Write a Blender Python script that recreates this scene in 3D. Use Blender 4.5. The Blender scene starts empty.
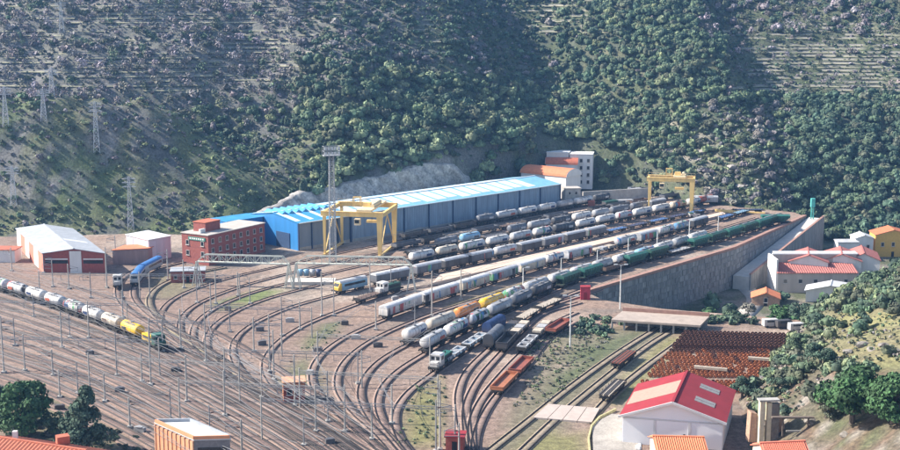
import bpy, bmesh, math, random
import numpy as np
from mathutils import Vector, Matrix
random.seed(7); rng = np.random.default_rng(7)
R = math.radians
sc = bpy.context.scene
col = sc.collection

# ------------------------------------------------------------------ camera
HC, FPX = 82.6, 1200.0                     # eye height above the yard, focal length in photo pixels (900 wide)
PITCH = math.atan2(205.0, FPX)
cam_d = bpy.data.cameras.new('camera'); cam = bpy.data.objects.new('camera', cam_d); col.objects.link(cam)
cam.location = (0, 0, HC); cam.rotation_euler = (math.pi/2 - PITCH, 0, 0)
cam_d.sensor_fit = 'HORIZONTAL'; cam_d.sensor_width = 36; cam_d.lens = 36*FPX/900
cam_d.clip_start = 1; cam_d.clip_end = 6000
sc.camera = cam
# ------------------------------------------------------------------ light
SUN = Vector((-0.83, 0.11, 0.61)).normalized()     # towards the sun
world = bpy.data.worlds.new('World'); sc.world = world; world.use_nodes = True
wn = world.node_tree; bg = wn.nodes['Background']
sky = wn.nodes.new('ShaderNodeTexSky'); sky.sky_type = 'NISHITA'; sky.sun_disc = False
sky.sun_elevation = math.asin(SUN.z); sky.sun_rotation = math.atan2(SUN.x, SUN.y)
sky.altitude = 50; sky.air_density = 1.0; sky.dust_density = 1.2
wn.links.new(sky.outputs[0], bg.inputs[0]); bg.inputs[1].default_value = 0.115
sl = bpy.data.lights.new('sun', 'SUN'); sl.energy = 5.0; sl.angle = R(0.5); sl.color = (1.0, 0.93, 0.82)
so = bpy.data.objects.new('sun', sl); col.objects.link(so)
so.rotation_euler = SUN.to_track_quat('Z', 'Y').to_euler(); so.location = (-200, 100, 300)
sc.view_settings.view_transform = 'Standard'; sc.view_settings.look = 'None'
sc.view_settings.exposure = 1.08; sc.view_settings.gamma = 1.0; sc.view_settings.use_curve_mapping = False
sc.render.engine = 'CYCLES'
sc.cycles.max_bounces = 5; sc.cycles.diffuse_bounces = 3; sc.cycles.glossy_bounces = 2; sc.cycles.transparent_max_bounces = 4
sc.cycles.volume_bounces = 0

# ------------------------------------------------------------------ survey helpers: sight lines to map positions
CP, SP = math.cos(PITCH), math.sin(PITCH)
def U(px, py, z=0.0):
    dx, dy = px-450.0, 225.0-py
    d = Vector((dx, FPX*CP + dy*SP, -FPX*SP + dy*CP))
    t = (z-HC)/d.z
    return Vector((d.x*t, d.y*t, z))
def proj(X, Y, Z):
    zz = Z-HC
    dep = Y*CP - zz*SP; up = Y*SP + zz*CP
    return 450+FPX*X/dep, 225-FPX*up/dep
def scale_at(p):
    return FPX/(p.y*CP-(p.z-HC)*SP)

# ------------------------------------------------------------------ materials
MATS = {}
def mat(name, rgb, rough=0.8, metal=0.0, var=0.25, scale=1.5, rgb2=None, bump=0.0, streak=False, attr=False, grain=0.0, gscale=3.0):
    if name in MATS: return MATS[name]
    m = bpy.data.materials.new(name); m.use_nodes = True
    nt = m.node_tree; N = nt.nodes; L = nt.links
    b = N['Principled BSDF']; b.inputs['Roughness'].default_value = rough; b.inputs['Metallic'].default_value = metal
    tc = N.new('ShaderNodeTexCoord'); src = tc.outputs['Object']
    if streak:
        mp = N.new('ShaderNodeMapping'); mp.inputs['Scale'].default_value = (1, 1, 0.12); L.new(src, mp.inputs[0]); src = mp.outputs[0]
    oi = N.new('ShaderNodeObjectInfo')
    off = N.new('ShaderNodeVectorMath'); off.operation = 'MULTIPLY_ADD'
    off.inputs[1].default_value = (1, 1, 1)
    sc_ = N.new('ShaderNodeVectorMath'); sc_.operation = 'SCALE'; sc_.inputs[0].default_value = (37, 53, 19); L.new(oi.outputs['Random'], sc_.inputs['Scale'])
    L.new(src, off.inputs[0]); L.new(sc_.outputs[0], off.inputs[2])
    nz = N.new('ShaderNodeTexNoise'); nz.inputs['Scale'].default_value = scale; nz.inputs['Detail'].default_value = 6; nz.inputs['Roughness'].default_value = 0.65
    L.new(off.outputs[0], nz.inputs['Vector'])
    mix = N.new('ShaderNodeMix'); mix.data_type = 'RGBA'
    ramp = N.new('ShaderNodeMapRange'); ramp.inputs[1].default_value = 0.3; ramp.inputs[2].default_value = 0.7
    L.new(nz.outputs[0], ramp.inputs[0]); L.new(ramp.outputs[0], mix.inputs[0])
    lo = rgb2 if rgb2 else tuple(c*(1-var) for c in rgb)
    hi = rgb if rgb2 else tuple(min(1, c*(1+var)) for c in rgb)
    mix.inputs[6].default_value = (*lo, 1); mix.inputs[7].default_value = (*hi, 1)
    out = mix.outputs[2]
    if attr:
        at = N.new('ShaderNodeAttribute'); at.attribute_name = 'Col'
        mm = N.new('ShaderNodeMix'); mm.data_type = 'RGBA'; mm.blend_type = 'MULTIPLY'; mm.inputs[0].default_value = 1
        L.new(at.outputs[0], mm.inputs[6]); L.new(out, mm.inputs[7]); out = mm.outputs[2]
    if grain:
        g = N.new('ShaderNodeTexNoise'); g.inputs['Scale'].default_value = gscale; g.inputs['Detail'].default_value = 3; g.inputs['Roughness'].default_value = 0.7; L.new(off.outputs[0], g.inputs['Vector'])
        gr = N.new('ShaderNodeMapRange'); gr.inputs[1].default_value = 0.32; gr.inputs[2].default_value = 0.68; gr.inputs[3].default_value = 1-grain; gr.inputs[4].default_value = 1+grain*0.7; L.new(g.outputs[0], gr.inputs[0])
        gm = N.new('ShaderNodeVectorMath'); gm.operation = 'SCALE'; L.new(out, gm.inputs[0]); L.new(gr.outputs[0], gm.inputs['Scale']); out = gm.outputs[0]
    L.new(out, b.inputs['Base Color'])
    if bump:
        bp = N.new('ShaderNodeBump'); bp.inputs['Strength'].default_value = bump; bp.inputs['Distance'].default_value = 0.3
        L.new(nz.outputs[0], bp.inputs['Height']); L.new(bp.outputs[0], b.inputs['Normal'])
    MATS[name] = m
    return m

def graffiti_mat(name, base, amount=0.5, hues=((0.5,0.5,0.55),(0.1,0.25,0.45),(0.45,0.1,0.1),(0.1,0.3,0.15),(0.03,0.03,0.04))):
    """weathered paint with spray-painted patches of flat colour along the sides"""
    if name in MATS: return MATS[name]
    m = mat(name, base, 0.7, var=0.2, scale=0.9, streak=True)
    nt = m.node_tree; N = nt.nodes; L = nt.links; b = N['Principled BSDF']
    base_link = b.inputs['Base Color'].links[0].from_socket
    vec = [n for n in N if n.type == 'VECT_MATH' and n.operation == 'MULTIPLY_ADD'][0].outputs[0]
    vo = N.new('ShaderNodeTexVoronoi'); vo.inputs['Scale'].default_value = 0.75; vo.inputs['Randomness'].default_value = 1
    nz = N.new('ShaderNodeTexNoise'); nz.inputs['Scale'].default_value = 1.3; nz.inputs['Detail'].default_value = 1
    ad = N.new('ShaderNodeVectorMath'); ad.operation = 'MULTIPLY_ADD'; ad.inputs[1].default_value = (1.6,1.6,1.6)
    L.new(vec, nz.inputs['Vector']); L.new(nz.outputs[1], ad.inputs[0]); L.new(vec, ad.inputs[2]); L.new(ad.outputs[0], vo.inputs['Vector'])
    sep = N.new('ShaderNodeSeparateColor'); L.new(vo.outputs['Color'], sep.inputs[0])
    cr = N.new('ShaderNodeValToRGB'); cr.color_ramp.interpolation = 'CONSTANT'
    e = cr.color_ramp.elements
    while len(e) < len(hues): e.new(0.5)
    for i, h in enumerate(hues): e[i].position = i/len(hues); e[i].color = (*h, 1)
    L.new(sep.outputs[0], cr.inputs[0])
    th = N.new('ShaderNodeMath'); th.operation = 'LESS_THAN'; th.inputs[1].default_value = amount; L.new(sep.outputs[1], th.inputs[0])
    mx = N.new('ShaderNodeMix'); mx.data_type = 'RGBA'; L.new(th.outputs[0], mx.inputs[0]); L.new(base_link, mx.inputs[6]); L.new(cr.outputs[0], mx.inputs[7])
    L.new(mx.outputs[2], b.inputs['Base Color'])
    return m

# ------------------------------------------------------------------ mesh builder
class MB:
    def __init__(s): s.v = []; s.f = []
    def add(s, vs, fs):
        o = len(s.v); s.v += [tuple(p) for p in vs]; s.f += [tuple(i+o for i in f) for f in fs]; return s
    def box(s, c, d, rz=0):
        x, y, z = c; a, b, h = d[0]/2, d[1]/2, d[2]/2; cz, sz = math.cos(rz), math.sin(rz)
        vs = []
        for k in (-h, h):
            for i, j in ((-a,-b),(a,-b),(a,b),(-a,b)):
                vs.append((x+i*cz-j*sz, y+i*sz+j*cz, z+k))
        return s.add(vs, [(3,2,1,0),(4,5,6,7),(0,1,5,4),(1,2,6,5),(2,3,7,6),(3,0,4,7)])
    def bar(s, p, q, w, h=None):
        p, q = Vector(p), Vector(q); h = h or w; d = (q-p)
        if d.length < 1e-6: return s
        d.normalize(); up = Vector((0,0,1)) if abs(d.z) < 0.95 else Vector((0,1,0))
        a = d.cross(up).normalized()*w/2; b = a.cross(d).normalized()*h/2
        vs = [p-a-b, p+a-b, p+a+b, p-a+b, q-a-b, q+a-b, q+a+b, q-a+b]
        return s.add(vs, [(0,1,2,3),(7,6,5,4),(1,0,4,5),(2,1,5,6),(3,2,6,7),(0,3,7,4)])
    def cyl(s, p, q, r, n=8, r2=None, cap=True):
        p, q = Vector(p), Vector(q); d = (q-p).normalized(); r2 = r if r2 is None else r2
        up = Vector((0,0,1)) if abs(d.z) < 0.95 else Vector((0,1,0))
        a = d.cross(up).normalized(); b = a.cross(d)
        vs = []
        for c, rr in ((p, r), (q, r2)):
            for i in range(n):
                t = 2*math.pi*i/n; vs.append(c + a*math.cos(t)*rr + b*math.sin(t)*rr)
        fs = [(i, i+n, (i+1) % n + n, (i+1) % n) for i in range(n)]
        if cap: fs += [tuple(range(n)), tuple(range(2*n-1, n-1, -1))]
        return s.add(vs, fs)
    def lathe_x(s, prof, cz, n=14, cy=0):
        vs = []; fs = []
        for x, r in prof:
            for i in range(n):
                t = 2*math.pi*i/n; vs.append((x, cy+r*math.cos(t), cz+r*math.sin(t)))
        for k in range(len(prof)-1):
            for i in range(n):
                fs.append((k*n+i, k*n+(i+1) % n, (k+1)*n+(i+1) % n, (k+1)*n+i))
        fs += [tuple(range(n-1, -1, -1)), tuple(range((len(prof)-1)*n, len(prof)*n))]
        return s.add(vs, fs)
    def prism_x(s, prof, x0, x1):            # closed profile of (y, z), extruded along x
        n = len(prof); vs = [(x0, y, z) for y, z in prof] + [(x1, y, z) for y, z in prof]
        return s.add(vs, [(i, (i+1) % n, (i+1) % n+n, i+n) for i in range(n)] + [tuple(range(n-1, -1, -1)), tuple(range(n, 2*n))])
    def slab(s, quad, t):                    # a quad given by four points, thickened by t downwards along its normal
        q = [Vector(p) for p in quad]; nrm = (q[1]-q[0]).cross(q[3]-q[0]).normalized()
        if nrm.z < 0 or (abs(nrm.z) < 1e-4 and t < 0): nrm = -nrm
        vs = q + [p-nrm*t for p in q]
        return s.add(vs, [(0,1,2,3),(7,6,5,4),(0,4,5,1),(1,5,6,2),(2,6,7,3),(3,7,4,0)])
    def mesh(s, name, m, smooth=False):
        me = bpy.data.meshes.new(name); me.from_pydata(s.v, [], s.f); me.materials.append(m)
        bm = bmesh.new(); bm.from_mesh(me); bmesh.ops.recalc_face_normals(bm, faces=bm.faces); bm.to_mesh(me); bm.free()
        if smooth: me.shade_smooth()
        return me
    def build(s, name, m, parent=None, smooth=False):
        return link(name, s.mesh(name, m, smooth), parent)
def link(name, data, parent=None, loc=None):
    o = bpy.data.objects.new(name, data); col.objects.link(o)
    if parent is not None: o.parent = parent
    if loc is not None: o.location = loc
    return o
def tag(o, label=None, cat=None, group=None, kind=None):
    if label: o['label'] = label
    if cat: o['category'] = cat
    if group: o['group'] = group
    if kind: o['kind'] = kind
    return o
def empty(name, loc=(0,0,0), rz=0, label=None, cat=None, group=None):
    o = link(name, None); o.location = loc; o.rotation_euler = (0, 0, rz); o.empty_display_size = 0.5
    return tag(o, label, cat, group)
def nth(n):
    tens = ['','','twenty','thirty','forty','fifty','sixty']
    if n <= 20: return ORD[n-1]
    return tens[n//10]+'-'+ORD[n % 10-1] if n % 10 else tens[n//10][:-1]+'ieth'
ORD = ['first','second','third','fourth','fifth','sixth','seventh','eighth','ninth','tenth','eleventh','twelfth','thirteenth','fourteenth','fifteenth',
       'sixteenth','seventeenth','eighteenth','nineteenth','twentieth','twenty-first','twenty-second','twenty-third','twenty-fourth','twenty-fifth','twenty-sixth']
def inst(parts, name, loc, rz, label, cat, group, rx=0, ry=0):
    """a new individual of a kind: an Empty with one object per part; alike individuals share mesh data"""
    e = empty(name, loc, rz, label, cat, group); e.rotation_euler = (rx, ry, rz)
    for nm, me, subs in parts:
        o = link(nm, me, e)
        if nm in ('stakes', 'hoops'): o['kind'] = 'stuff'
        for s_n, s_me in subs: link(s_n, s_me, o)
    return e
# value noise on the plane
def _hash(i, j, k): 
    h = (i*374761393 + j*668265263 + k*1274126177) & 0xffffffff
    h = ((h ^ (h >> 13))*1274126177) & 0xffffffff
    return ((h ^ (h >> 16)) & 0xffff)/65535.0
def noise2(x, y, seed=0):
    x = np.asarray(x, float); y = np.asarray(y, float)
    i = np.floor(x).astype(np.int64); j = np.floor(y).astype(np.int64); fx = x-i; fy = y-j
    fx = fx*fx*(3-2*fx); fy = fy*fy*(3-2*fy)
    a = _hash(i, j, seed); b = _hash(i+1, j, seed); c = _hash(i, j+1, seed); d = _hash(i+1, j+1, seed)
    return (a*(1-fx)+b*fx)*(1-fy)+(c*(1-fx)+d*fx)*fy
def fbm(x, y, seed=0, octv=4):
    t = 0; a = 0.5; s = 0
    for o in range(octv):
        t = t+a*noise2(np.asarray(x)*2**o, np.asarray(y)*2**o, seed+o*17); s += a; a *= 0.5
    return t/s
def sstep(a, b, x):
    t = np.clip((np.asarray(x, float)-a)/(b-a), 0, 1); return t*t*(3-2*t)
# ------------------------------------------------------------------ the lie of the land
W0, W1, W2 = U(588, 293), U(735, 249), U(806, 217)
WL = [(W0.x, W0.y), (W1.x, W1.y), (W2.x, W2.y)]
FOOT = np.array([(-420,500),(-300,474),(-165,456),(-120,464),(-84,458),(-20,521),(25,564),(60,594),(90,576),(125,535),(150,515),(200,530),(260,520),(420,480)], float)
def foot(X): return np.interp(X, FOOT[:,0], FOOT[:,1])
NEARL = np.array([(58,120),(59,225),(64,255),(89,303),(101,330),(140,405),(176,440),(230,470)], float)
def in_poly(X, Y, poly):
    X = np.asarray(X, float); Y = np.asarray(Y, float); ins = np.zeros(np.broadcast(X, Y).shape, bool)
    n = len(poly)
    for i in range(n):
        x0, y0 = poly[i]; x1, y1 = poly[(i+1) % n]
        c = ((y0 > Y) != (y1 > Y)) & (X < (x1-x0)*(Y-y0)/((y1-y0) if y1 != y0 else 1e-9)+x0)
        ins ^= c
    return ins
def dist_line(X, Y, pts):
    best = np.full(np.broadcast(X, Y).shape, 1e9)
    for (x0, y0), (x1, y1) in zip(pts[:-1], pts[1:]):
        dx, dy = x1-x0, y1-y0; L = dx*dx+dy*dy
        t = np.clip(((X-x0)*dx+(Y-y0)*dy)/L, 0, 1)
        best = np.minimum(best, np.hypot(X-x0-t*dx, Y-y0-t*dy))
    return best
YARD = [(-330,150),(58,150),(59,225),(66,255),(91,303),(98,326),(62,339),(46,350)] + WL + [(150,516),(125,536),(90,577),(60,595),(25,565),(-20,522),(-84,459),(-120,465),(-165,457),(-330,480)]
POCKET = [(WL[0][0]-6, WL[0][1]+2), (WL[1][0]-4, WL[1][1]+4), (WL[2][0]-4, WL[2][1]+4), (300,560), (300,380), (101,326), (62,339), (46,350)]
def hill_h(X, Y):
    t = Y-foot(X)
    base = -14*sstep(138, 168, X)
    tp = np.maximum(t, 0)
    ts = np.maximum(Y-np.interp(X, [-420,-165,-84,0,60,125,200,420], [492,458,466,514,558,540,527,480]), 0)
    h = 0.53*(tp+(ts-tp)*sstep(0, 10, t)) + base
    h = h + 5*sstep(0, 7, t)*sstep(-78, -50, X)*(1-sstep(22, 50, X))            # rock cut behind the long hall
    A = np.interp(X, [-260,-190,-150,-120,-92,-70], [20,27,25,16,6,0])
    h = h + A*np.exp(-((t-44)/24)**2)*sstep(0, 22, t) - 13*np.exp(-((t-88)/22)**2)*(1-sstep(-100,-60,X))   # the spur over the sheds
    xv = 70-(Y-585)*0.30
    v = X-xv
    h = h - (15*np.exp(-(v/36)**2))*sstep(8, 70, t)                               # the gully between the two hills
    h = h + 7*np.exp(-((v-62)/46)**2)*sstep(10, 90, t)
    xv2 = -88-(Y-560)*0.25
    h = h - 6*np.exp(-((X-xv2)/26)**2)*sstep(20, 70, t)
    h = h + (fbm(X/46, Y/46, 3)-0.5)*15*sstep(4, 50, t) + (fbm(X/9, Y/9, 5, 3)-0.5)*(3.6+3.0*(X < -62)*(t < 70))*sstep(0, 10, t)
    return np.where(t > 0, h, -60)
def near_h(X, Y):
    d = dist_line(X, Y, NEARL)
    xl = np.interp(Y, NEARL[:,1], NEARL[:,0])
    s = np.where(X > xl, d, -d)
    off = 14*sstep(318, 372, Y)
    h = 27*(1-np.exp(-np.maximum(s, 0)*0.92/27)) - off + (fbm(X/14, Y/14, 9)-0.5)*5*sstep(0, 8, s) + (fbm(X/3.5, Y/3.5, 19)-0.5)*1.6*sstep(0, 4, s)
    return np.where(s > 0, h, -60)
def ground_h(X, Y):
    X = np.asarray(X, float); Y = np.asarray(Y, float)
    pk = in_poly(X, Y, POCKET)
    bank = sstep(0, 15, dist_line(X, Y, [(46,350),(62,339),(101,326)]))
    flat = np.where(pk, -0.6-13.4*bank, -0.6)
    flat = np.where((X > 150) & (Y > 300), -14, flat)
    return np.maximum(np.maximum(hill_h(X, Y), near_h(X, Y)), flat)
def gh(x, y): return float(ground_h(np.array([x]), np.array([y]))[0])
def on_ground(px, py, lo=190.0, hi=900.0):
    """where the sight line through a point of the view meets the land"""
    dx, dy = px-450.0, 225.0-py
    d = np.array([dx, FPX*CP+dy*SP, -FPX*SP+dy*CP]); d = d/d[1]
    ys = np.arange(lo, hi, 1.0); X = d[0]*ys; Z = HC+d[2]*ys
    h = ground_h(X, ys); k = np.argmax(h >= Z) if (h >= Z).any() else len(ys)-1
    return Vector((X[k], ys[k], float(h[k])))

def colour_attr(me, cols):
    a = me.color_attributes.new('Col', 'FLOAT_COLOR', 'POINT')
    c = np.ones((len(me.vertices), 4), np.float32); c[:, :3] = cols
    a.data.foreach_set('color', c.ravel())
def np_mesh(name, V, F, m, smooth=False):
    """V (n,3), F (k,3) or (k,4)"""
    me = bpy.data.meshes.new(name); V = np.asarray(V, np.float32); F = np.asarray(F, np.int32)
    me.vertices.add(len(V)); me.vertices.foreach_set('co', V.ravel())
    w = F.shape[1]; me.loops.add(F.size); me.loops.foreach_set('vertex_index', F.ravel())
    me.polygons.add(len(F)); me.polygons.foreach_set('loop_start', np.arange(0, F.size, w, dtype=np.int32))
    me.update(calc_edges=True); me.materials.append(m)
    if smooth: me.shade_smooth()
    return me
def grid_mesh(name, x0, x1, y0, y1, step, hfun, cfun, m, keep=None):
    xs = np.arange(x0, x1+step, step); ys = np.arange(y0, y1+step, step)
    X, Y = np.meshgrid(xs, ys); Z = hfun(X, Y); nx, ny = len(xs), len(ys)
    idx = np.arange(nx*ny).reshape(ny, nx)
    F = np.stack([idx[:-1,:-1], idx[:-1,1:], idx[1:,1:], idx[1:,:-1]], -1).reshape(-1, 4)
    me = np_mesh(name, np.stack([X, Y, Z], -1).reshape(-1, 3), F, m, True)
    colour_attr(me, cfun(X, Y, Z).reshape(-1, 3)); return me
def mixc(a, b, t): return a*(1-t[..., None])+np.asarray(b)*t[..., None]
def land_colour(X, Y, Z):
    px, py = proj(X, Y, Z)
    gy, gx = np.gradient(Z); steep = np.hypot(gx, gy)/2.5
    n1 = fbm(X/30, Y/30, 21); n2 = fbm(X/7, Y/7, 22); n3 = fbm(X/3, Y/3, 23, 2)
    c = np.broadcast_to(np.array([0.10, 0.10, 0.098]), X.shape+(3,)).copy()
    c = mixc(c, [0.065, 0.085, 0.038], sstep(0.35, 0.6, n2))
    c = mixc(c, [0.07, 0.085, 0.045], sstep(20, 60, X)*0.7)
    c = mixc(c, [0.17, 0.165, 0.10], sstep(0.52, 0.72, n1)*sstep(0.4, 0.65, n3)*0.7)
    c = mixc(c, [0.165, 0.155, 0.15], (1-sstep(-40, 10, X))*sstep(30, 55, Z)*0.65)
    c = c*1.12
    spur = (1-sstep(-90, -60, X))*(1-sstep(40, 75, Y-foot(X)))*(Y > foot(X))
    c = mixc(c, [0.18, 0.18, 0.09], spur*sstep(0.42, 0.62, n2)*0.7)
    c = mixc(c, [0.085, 0.13, 0.045], spur*sstep(0.5, 0.7, n1)*0.7)
    c = mixc(c, [0.30, 0.27, 0.25], spur*sstep(0.62, 0.75, n2)*sstep(0.5,0.7,n3)*0.7)
    # bare pale rock on the nose of the far hill, rock where it is steep
    nose = np.exp(-((X-112)/24)**2-((Z-22)/18)**2)*(Y > 480)
    c = mixc(c, [0.30, 0.27, 0.22], sstep(0.3, 0.9, nose)*sstep(0.45, 0.62, n2))
    c = mixc(c, [0.27, 0.25, 0.235], sstep(1.1, 1.9, steep)*sstep(0.3, 0.6, n3)*(1-0.8*sstep(-5, 15, X)))
    # near hillside: dry grass above, brown earth below
    near = (X > np.interp(Y, NEARL[:,1], NEARL[:,0])) & (Y < 470) & (X > 55)
    cn = np.broadcast_to(np.array([0.125, 0.108, 0.078]), X.shape+(3,)).copy()
    cn = mixc(cn, [0.25, 0.225, 0.105], sstep(0.42, 0.6, n1)*sstep(300,325,Y))
    cn = mixc(cn, [0.085, 0.10, 0.045], sstep(0.5, 0.66, n2)*0.8)
    cn = mixc(cn, [0.15, 0.098, 0.07], (1-sstep(240, 290, Y))*sstep(0.35, 0.6, n3)*0.9)
    cn = mixc(cn, [0.30, 0.28, 0.25], sstep(0.64, 0.74, n3)*0.8)
    cn = mixc(cn, [0.24, 0.225, 0.10], sstep(815, 840, px)*sstep(300, 316, py)*(1-sstep(358, 376, py))*(0.55+0.45*sstep(0.4, 0.6, n2)))
    c = np.where(near[..., None], cn, c)
    flat = (Z < -0.4) & ~near
    c = np.where((flat & (Y < 500))[..., None], mixc(np.broadcast_to(np.array([0.20,0.175,0.14]), X.shape+(3,)).copy(), [0.09,0.10,0.05], sstep(0.4,0.6,n2)), c)
    return c
m_land = mat('land', (1.25, 1.25, 1.25), 0.95, var=0, scale=0.9, rgb2=(0.55, 0.55, 0.55), bump=0.8, attr=True, grain=0.4, gscale=1.3)
tag(link('hillside', grid_mesh('hillside', -420, 420, 130, 860, 2.5, ground_h, land_colour, m_land)), kind='structure')

# ------------------------------------------------------------------ the yard: one level sheet with its own worn colours
GRASS = [  # patches of grass and weeds given as outlines in plan (from sight lines), strength
    ([(205,303),(262,287),(292,289),(268,302),(222,313)], (0.17,0.21,0.07), 1.0),
    ([(296,342),(318,322),(350,320),(338,336),(312,352),(300,356)], (0.12,0.15,0.06), 0.9),
    ([(392,450),(398,405),(415,380),(446,372),(452,400),(450,450)], (0.20,0.19,0.075), 1.0),
    ([(520,342),(566,325),(615,325),(690,330),(640,362),(600,400),(560,450),(480,460),(505,405),(530,375)], (0.185,0.165,0.11), 1.0),
    ([(590,400),(620,370),(660,335),(700,335),(655,385),(625,412)], (0.22,0.21,0.085), 1.0),
    ([(505,450),(530,428),(590,428),(600,450),(590,470),(500,470)], (0.20,0.19,0.075), 0.9),
    ([(440,305),(540,276),(640,248),(720,228),(742,226),(640,258),(545,287),(455,316)], (0.21,0.19,0.085), 1.0),
    ([(565,350),(640,328),(650,334),(600,372),(560,402),(535,402)], (0.09,0.12,0.05), 0.8),
    ([(270,380),(300,350),(330,372),(330,402),(300,410),(278,402)], (0.13,0.15,0.07), 0.8),
    ([(140,275),(200,265),(215,280),(180,300),(150,300)], (0.17,0.16,0.085), 0.7),
    ([(350,400),(362,430),(382,452),(345,452),(300,428)], (0.15,0.14,0.08), 0.6),
    ([(0,440),(0,395),(60,390),(125,425),(150,470),(0,470)], (0.15,0.14,0.08), 0.9),
]
def yard_sheet():
    bm = bmesh.new()
    f = bm.faces.new([bm.verts.new((x, y, 0)) for x, y in YARD])
    for x in np.arange(-330, 165, 3.0):
        bmesh.ops.bisect_plane(bm, geom=bm.verts[:]+bm.edges[:]+bm.faces[:], plane_co=(x,0,0), plane_no=(1,0,0))
    for y in np.arange(153, 600, 4.0):
        bmesh.ops.bisect_plane(bm, geom=bm.verts[:]+bm.edges[:]+bm.faces[:], plane_co=(0,y,0), plane_no=(0,1,0))
    me = bpy.data.meshes.new('yard_ground'); bm.normal_update(); bm.to_mesh(me); bm.free()
    n = len(me.vertices); co = np.zeros(n*3, np.float32); me.vertices.foreach_get('co', co); co = co.reshape(-1, 3)
    X, Y = co[:,0].astype(float), co[:,1].astype(float)
    n1 = fbm(X/26, Y/26, 31); n2 = fbm(X/8, Y/8, 32)
    c = np.broadcast_to(np.array([0.30, 0.208, 0.16]), (n, 3)).copy()
    c = mixc(c, [0.40, 0.318, 0.26], sstep(0.45, 0.65, n1))
    c = mixc(c, [0.17, 0.145, 0.125], sstep(0.52, 0.75, n2)*0.8)
    band = 1-sstep(-14, 6, X+ (Y-300)*0.9)        # the old main line: redder, dirtier stone
    c = mixc(c, [0.245, 0.168, 0.135], band*0.75)
    for pts, gc, st in GRASS:
        P = [(U(a, b).x, U(a, b).y) for a, b in pts]
        ins = in_poly(X, Y, P); d = dist_line(X, Y, P+[P[0]])
        w = np.where(ins, sstep(-1, 5, d), 0)*st*sstep(0.22, 0.5, n2+0.12)
        c = mixc(c, gc, w)
    colour_attr(me, c); me.materials.append(m_yard)
    return me
m_yard = mat('yard_stone', (1.2, 1.2, 1.2), 0.95, var=0, scale=0.7, rgb2=(0.5, 0.48, 0.46), bump=0.5, attr=True, grain=0.4, gscale=2.6)
tag(link('yard_ground', yard_sheet()), kind='structure')

# rock face cut behind the hall: folded grey stone
def rock_face():
    a = np.linspace(0, 1, 190); A = np.array([(-76,464.5),(-20,519),(25,562),(52,589)], float)
    seg = np.r_[0, np.cumsum(np.hypot(*np.diff(A, axis=0).T))]; s = a*seg[-1]
    px = np.interp(s, seg, A[:,0]); py = np.interp(s, seg, A[:,1])
    top = np.interp(s, [0,22,45,70,98,116,130,142,180], [6,12,15,16,21,18,9,1,0.5])
    rows = 34; V = []
    for k in range(rows):
        t = k/(rows-1)
        z = -0.5+top*t*(0.9+0.22*fbm(s/9, s*0+3, 44))
        off = t*6.5 + 6.0*(fbm(s/7+z/7, z/16, 41, 2)-0.5) + 5.0*np.abs(fbm(s/3.2+z/6, z/9, 42, 2)-0.5) + 1.6*np.abs(fbm(s/1.1, z/2.5+s/9, 47, 2)-0.5) + (2.5 if k == rows-1 else 0)
        nx, ny = -0.69, 0.72
        V.append(np.stack([px+nx*(off-2.4), py+ny*(off-2.4), z], -1))
    V = np.array(V); n = len(s); idx = np.arange(rows*n).reshape(rows, n)
    F = np.stack([idx[:-1,:-1], idx[:-1,1:], idx[1:,1:], idx[1:,:-1]], -1).reshape(-1, 4)
    me = np_mesh('rock_face', V.reshape(-1, 3), F, mat('rock', (0.60,0.55,0.50), 0.95, scale=0.3, rgb2=(0.21,0.195,0.18), bump=1.0, grain=0.4, gscale=1.0))
    return me
tag(link('rock_face', rock_face()), kind='structure')
# ------------------------------------------------------------------ railway tracks
def spline(P, step=1.0):
    P = np.array(P, float); P = np.vstack([2*P[0]-P[1], P, 2*P[-1]-P[-2]]); out = []
    for i in range(1, len(P)-2):
        p0, p1, p2, p3 = P[i-1:i+3]; n = max(4, int(np.hypot(*(p2-p1))/0.5))
        a, b, c = [max(np.hypot(*(q-p)), 1e-3)**0.5 for p, q in ((p0,p1),(p1,p2),(p2,p3))]
        m1 = ((p1-p0)/a-(p2-p0)/(a+b)+(p2-p1)/b)*b; m2 = ((p2-p1)/b-(p3-p1)/(b+c)+(p3-p2)/c)*b
        t = np.linspace(0, 1, n, endpoint=False)[:, None]
        out.append((2*t**3-3*t**2+1)*p1+(t**3-2*t**2+t)*m1+(-2*t**3+3*t**2)*p2+(t**3-t**2)*m2)
    out = np.vstack(out+[P[-2:-1]])
    s = np.r_[0, np.cumsum(np.hypot(*np.diff(out, axis=0).T))]
    q = np.arange(0, s[-1], step)
    return np.stack([np.interp(q, s, out[:,0]), np.interp(q, s, out[:,1])], -1)
def ribbon(P, o0, o1, z0, z1):
    """a strip along P between side offsets o0..o1 with its top at z1 and its feet at z0"""
    T = np.gradient(P, axis=0); T /= np.hypot(T[:,0], T[:,1])[:, None]; Nn = np.stack([T[:,1], -T[:,0]], -1)
    a = P+Nn*o0; b = P+Nn*o1; n = len(P)
    V = np.concatenate([np.c_[a, np.full(n, z0)], np.c_[a, np.full(n, z1)], np.c_[b, np.full(n, z1)], np.c_[b, np.full(n, z0)]])
    i = np.arange(n-1); F = np.concatenate([np.stack([i+k*n, i+1+k*n, i+1+(k+1)*n, i+(k+1)*n], -1) for k in range(3)])
    return V, F
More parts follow.
